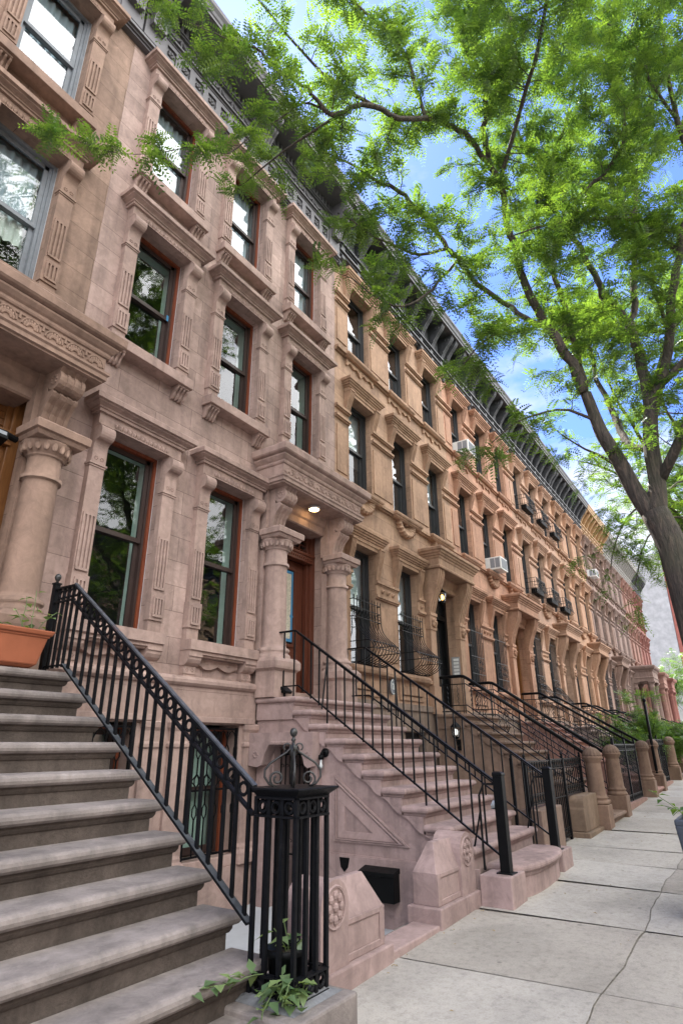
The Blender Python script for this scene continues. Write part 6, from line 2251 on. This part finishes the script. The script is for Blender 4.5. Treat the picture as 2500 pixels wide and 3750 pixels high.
def locust(label, limbs, loc, seed, step=0.20, twl=0.62, frl=0.20, pairs=9, cat='tree', leaf=None, fr_step=0.075, group=None, sub=3, ov=None):
    root = thing('locust_tree', label, cat, loc, group)
    mb = MB()
    mb.smooth = True
    for k, li in limbs.items():
        if k in ('T', 'A', 'B'):
            p, r = smooth_limb(li, 3)
            mb.tube(p, r, 14)
    mb.build('trunk', BARK, root)
    mb = MB()
    mb.smooth = True
    rj = random.Random(seed+4)
    for k, li in limbs.items():
        if k in ('T', 'A', 'B'):
            continue
        p, r = smooth_limb(li, 3)
        p = [q+Vector((rj.gauss(0, 1), rj.gauss(0, 1), rj.gauss(0, 1)))*min(0.02, rr*0.35) for q, rr in zip(p, r)]
        mb.tube(p, r, 8 if r[0] > 0.05 else 6)
    tw, B, D = grow(limbs, step, twl, sub, fr_step, frl, 0.11, seed, ov)
    mb.build('limbs', BARK, root, fix=False)
    m2 = MB()
    for p, r in tw:
        m2.tube(p, r, 3, False)
    m2.build('twigs', BARK, root, fix=False)
    r = np.random.default_rng(seed)
    B = np.array([tuple(b) for b in B]); D = np.array([tuple(d) for d in D])
    n = len(B)
    up = np.tile(np.array([0, 0, 1.0]), (n, 1))+r.normal(0, 0.25, (n, 3))
    V, F, T = fronds(B, D, up, frl*r.uniform(0.6, 1.4, n), pairs, 0.29, 0.42, seed)
    mesh_np('crown', V, F, T, leaf or LEAF, root)
    return root, n
tree, nf = locust('large locust tree with forked leaning trunk, its feathery crown spreading over the street', LIMBS, (0, 0, 0), 21, 0.13, 0.66, 0.21, 7, 'tree', None, 0.066, None, 3, {'D4': (0.34, 0.36), 'D2': (0.20, 0.58), 'K7': (0.34, 0.5), 'K8': (0.4, 0.45), 'G3': (0.24, 0.55), 'G5': (0.2, 0.6), 'D3': (0.13, 0.66), 'H2': (0.12, 0.7), 'T': (9, 0.3), 'A': (2, 0.5), 'B': (2, 0.5), 'G6': (0.3, 0.5), 'C': (0.3, 0.5)})
print('fronds', nf)

def generic_limbs(h, spread, seed, r0=0.2, nl=7):
    r = random.Random(seed)
    L = {'T': [(0, 0, 0, r0*1.25), (r.gauss(0, .1), r.gauss(0, .1), h*0.18, r0), (r.gauss(0, .15), r.gauss(0, .15), h*0.38, r0*0.85)]}
    top = L['T'][-1]
    for i in range(nl):
        a = 2*PI*i/nl+r.gauss(0, 0.3)
        el = r.uniform(0.5, 1.25)
        p = [(top[0], top[1], top[2]-r.uniform(0, 0.3), r0*0.5)]
        d = Vector((math.cos(a)*math.cos(el), math.sin(a)*math.cos(el), math.sin(el)))
        q = Vector(top[:3])
        m = 7
        Ln = spread*r.uniform(0.8, 1.15) if el < 1 else h*0.55
        for k in range(m):
            d = (d+Vector((r.gauss(0, .18), r.gauss(0, .18), r.gauss(0.02, .12)))).normalized()
            q = q+d*(Ln/m)
            p.append((q.x, q.y, q.z, r0*0.5*(1-(k+1)/(m+0.6))))
        L['B%d' % i] = p
        for s in range(2):
            k = r.randint(2, 4)
            d2 = Vector((r.gauss(0, 1), r.gauss(0, 1), r.gauss(0.2, 0.5))).normalized()
            q2 = Vector(p[k][:3])
            pp = [(*q2, p[k][3]*0.7)]
            for j in range(4):
                d2 = (d2+Vector((r.gauss(0, .2), r.gauss(0, .2), r.gauss(0, .12)))).normalized()
                q2 = q2+d2*(spread*0.13)
                pp.append((*q2, p[k][3]*0.7*(1-(j+1)/4.6)))
            L['S%d%d' % (i, s)] = pp
    return L
# the next street trees behind it: fuller, smaller leaflets further off
L2 = generic_limbs(14.0, 5.2, 3)
L2['Q1'] = [(0, 0, 4.9, 0.04), (-1.0, 0.5, 6.6, 0.034), (-2.0, 1.1, 6.6, 0.026), (-2.7, 1.6, 5.9, 0.018), (-3.1, 1.9, 4.9, 0.010)]
L2['Q2'] = [(0, 0, 4.9, 0.04), (-0.9, -0.1, 6.0, 0.034), (-1.9, 0.5, 6.2, 0.026), (-2.6, 1.1, 5.6, 0.018), (-2.9, 1.5, 4.5, 0.010)]
L2['Q3'] = [(0, 0, 5.2, 0.08), (-1.0, -0.2, 7.0, 0.06), (-1.8, 0.0, 8.2, 0.04), (-2.6, 0.3, 9.0, 0.015)]
L2['Q4'] = [(0, 0, 4.4, 0.06), (-1.2, 0.9, 6.8, 0.05), (-2.0, 1.6, 7.6, 0.03), (-2.5, 2.3, 7.9, 0.012)]
t2, n2 = locust('second street tree, farther off behind the leaning trunk of the large locust', L2, (17.0, 0.2, G(17)), 5, 0.26, 0.85, 0.26, 7, 'tree', LEAF, 0.12, None, 3)
t3, n3 = locust('distant bright green tree in front of the painted end building', generic_limbs(8.2, 3.3, 9, 0.13), (56, 5.7, G(56)), 6, 0.5, 0.9, 0.5, 4, 'tree', LEAFB, 0.20, None, 3)
t4, n4 = locust('slim young tree with pale leaves in front of the mauve house', generic_limbs(2.9, 0.8, 14, 0.03, 6), (23.0, 3.45, G(23)), 7, 0.3, 0.4, 0.26, 5, 'tree', LEAFB, 0.14, None, 2)
t5, n5 = locust('light green shrub filling an areaway beyond the last domed pillar', generic_limbs(1.7, 1.5, 19, 0.03, 8), (25.6, 2.95, G(25)), 8, 0.22, 0.4, 0.26, 5, 'shrub', LEAFB, 0.11, None, 3)
t6, n6 = locust('small pale shrub between the far stoop railings', generic_limbs(2.3, 0.9, 23, 0.03, 6), (21.2, 3.7, G(21)), 9, 0.3, 0.35, 0.22, 5, 'shrub', LEAFB, 0.14, None, 2)
print('fronds', n2, n3, n4, n5, n6)
# trees along the other kerb, seen mirrored in the windows
for i, (x, y, rz) in enumerate(((8.0, -11.8, 2.2), (19.0, -11.5, 0.6), (29.0, -11.9, 4.0))):
    c = copy_tree(t2)
    c.location = (x, y, G(x))
    c.rotation_euler = (0, 0, rz)
    c.scale = (1.25, 1.25, 1.2)
    c['label'] = 'street tree on the far pavement, mirrored in the %s window panes' % ('near', 'middle', 'leftmost')[i]

# ------------------------------------------------------------------ beyond the row
root = thing('end_building', 'tall building with white painted blank side wall closing the view beyond the row', 'building', (80, 6, G(80)))
mb = MB()
mb.box(0, 14, 0.3, 34, -0.5, 21.5)
mb.build('painted_side_wall', PAINTEDBRICK, root)
mb = wall_mesh(20, -0.5, 21.8, [(2+3.2*i, 3.3+3.2*i, 4.5+3.6*j, 6.7+3.6*j) for i in range(5) for j in range(4)], 0, 0.4)
mb.build('red_front_wall', TRIM, root, (0, -0.15, 0), (0.34, 0.12, 0.09))
mb = MB()
for i in range(5):
    for j in range(4):
        mb.box(1.9+3.2*i, 3.4+3.2*i, -0.35, -0.15, 4.3+3.6*j, 4.5+3.6*j)
        mb.box(1.9+3.2*i, 3.4+3.2*i, -0.35, -0.15, 6.7+3.6*j, 7.0+3.6*j)
mb.box(-0.1, 20, -0.6, 0.2, 21.0, 21.9)
mb.build('front_trim', TRIM, root, (0, 0, 0), (0.3, 0.11, 0.085))
mb = MB()
mb.box(0.2, 13, 0.2, 0.28, 2, 20)
mb.build('window_glass', SASHB, root)
root = thing('garden_wall', 'rough pale stone wall at the far end of the pavement', 'wall', (62, 4.0, G(62)))
mb = MB()
mb.box(0, 0.5, -1.5, 6, -0.5, 3.0)
mb.build('masonry', PAINTEDBRICK, root)
# the houses across the street, sunlit, which the windows mirror
OPP = [('brown', (0.36, 0.22, 0.15)), ('salmon', (0.42, 0.25, 0.16)), ('tan', (0.38, 0.27, 0.18)), ('pale grey', (0.36, 0.33, 0.3)), ('orange', (0.42, 0.23, 0.12)), ('buff', (0.40, 0.30, 0.2)), ('rose', (0.40, 0.24, 0.2)), ('dark tan', (0.33, 0.23, 0.15)), ('red', (0.34, 0.15, 0.1)), ('cream', (0.45, 0.38, 0.29))]
ops = [(x-0.5, x+0.5, z, z+2.1) for x in (1.0, 2.9, 4.8) for z in (3.1, 6.7, 9.9)]
proto = None
for i, (nm, colr) in enumerate(OPP):
    x = -16+5.8*i
    lb = 'sunlit %s row house across the street, mirrored in the windows' % nm
    if proto is None:
        proto = thing('opposite_house', lb, 'row house', (x+5.8, -17.5, 0), 'row houses across the street')
        proto.rotation_euler = (0, 0, PI)
        wall_mesh(5.8, -0.5, 12.6, ops).build('wall', WALL, proto, (0, 0, 0), colr)
        mb = MB()
        for a, b, c, d in ops:
            mb.box(a, b, 0.15, 0.2, c, d)
        mb.build('glazing', SASHB, proto)
        mb = MB()
        for a, b, c, d in ops:
            mb.ubox(a-0.2, b+0.2, -0.1, 0, [(0, d), (0, d+0.2), (0.12, d+0.3), (0.12, d+0.36)])
            mb.box(a-0.2, b+0.2, -0.15, 0, c-0.15, c)
        mb.build('lintels', TRIM, proto, (0, 0, 0), colr)
        bracket_cornice(5.8).build('cornice', DARKMETAL, proto)
        mb = MB()
        mb.box(0.02, 5.78, 0.32, 11, -0.5, 13.4)
        mb.build('body', DIRT, proto)
    else:
        c = copy_tree(proto, None, lambda n: colr if n.startswith(('wall', 'lintels')) else None)
        c.location.x = x+5.8
        c['label'] = lb
# fallen leaves and grit on the pavement
mb = MB()
rl = random.Random(77)
for i in range(170):
    x, y = rl.uniform(2.5, 16), rl.uniform(0.0, 2.9)
    if rl.random() < 0.4:
        y = 2.9-abs(rl.gauss(0, 0.15))
    s = rl.uniform(0.006, 0.022)
    a = rl.uniform(0, PI)
    z = G(x)+0.008
    mb.add([(x-s*math.cos(a), y-s*math.sin(a), z), (x+s*0.4*math.sin(a), y-s*0.4*math.cos(a), z+s*0.4), (x+s*math.cos(a), y+s*math.sin(a), z+s*0.2), (x-s*0.4*math.sin(a), y+s*0.4*math.cos(a), z+s*0.3)], [(0, 1, 2, 3)])
tag(mb.build('fallen_leaves', DRY), 'dry leaf scraps scattered on the pavement', 'fallen leaves', None, 'stuff')
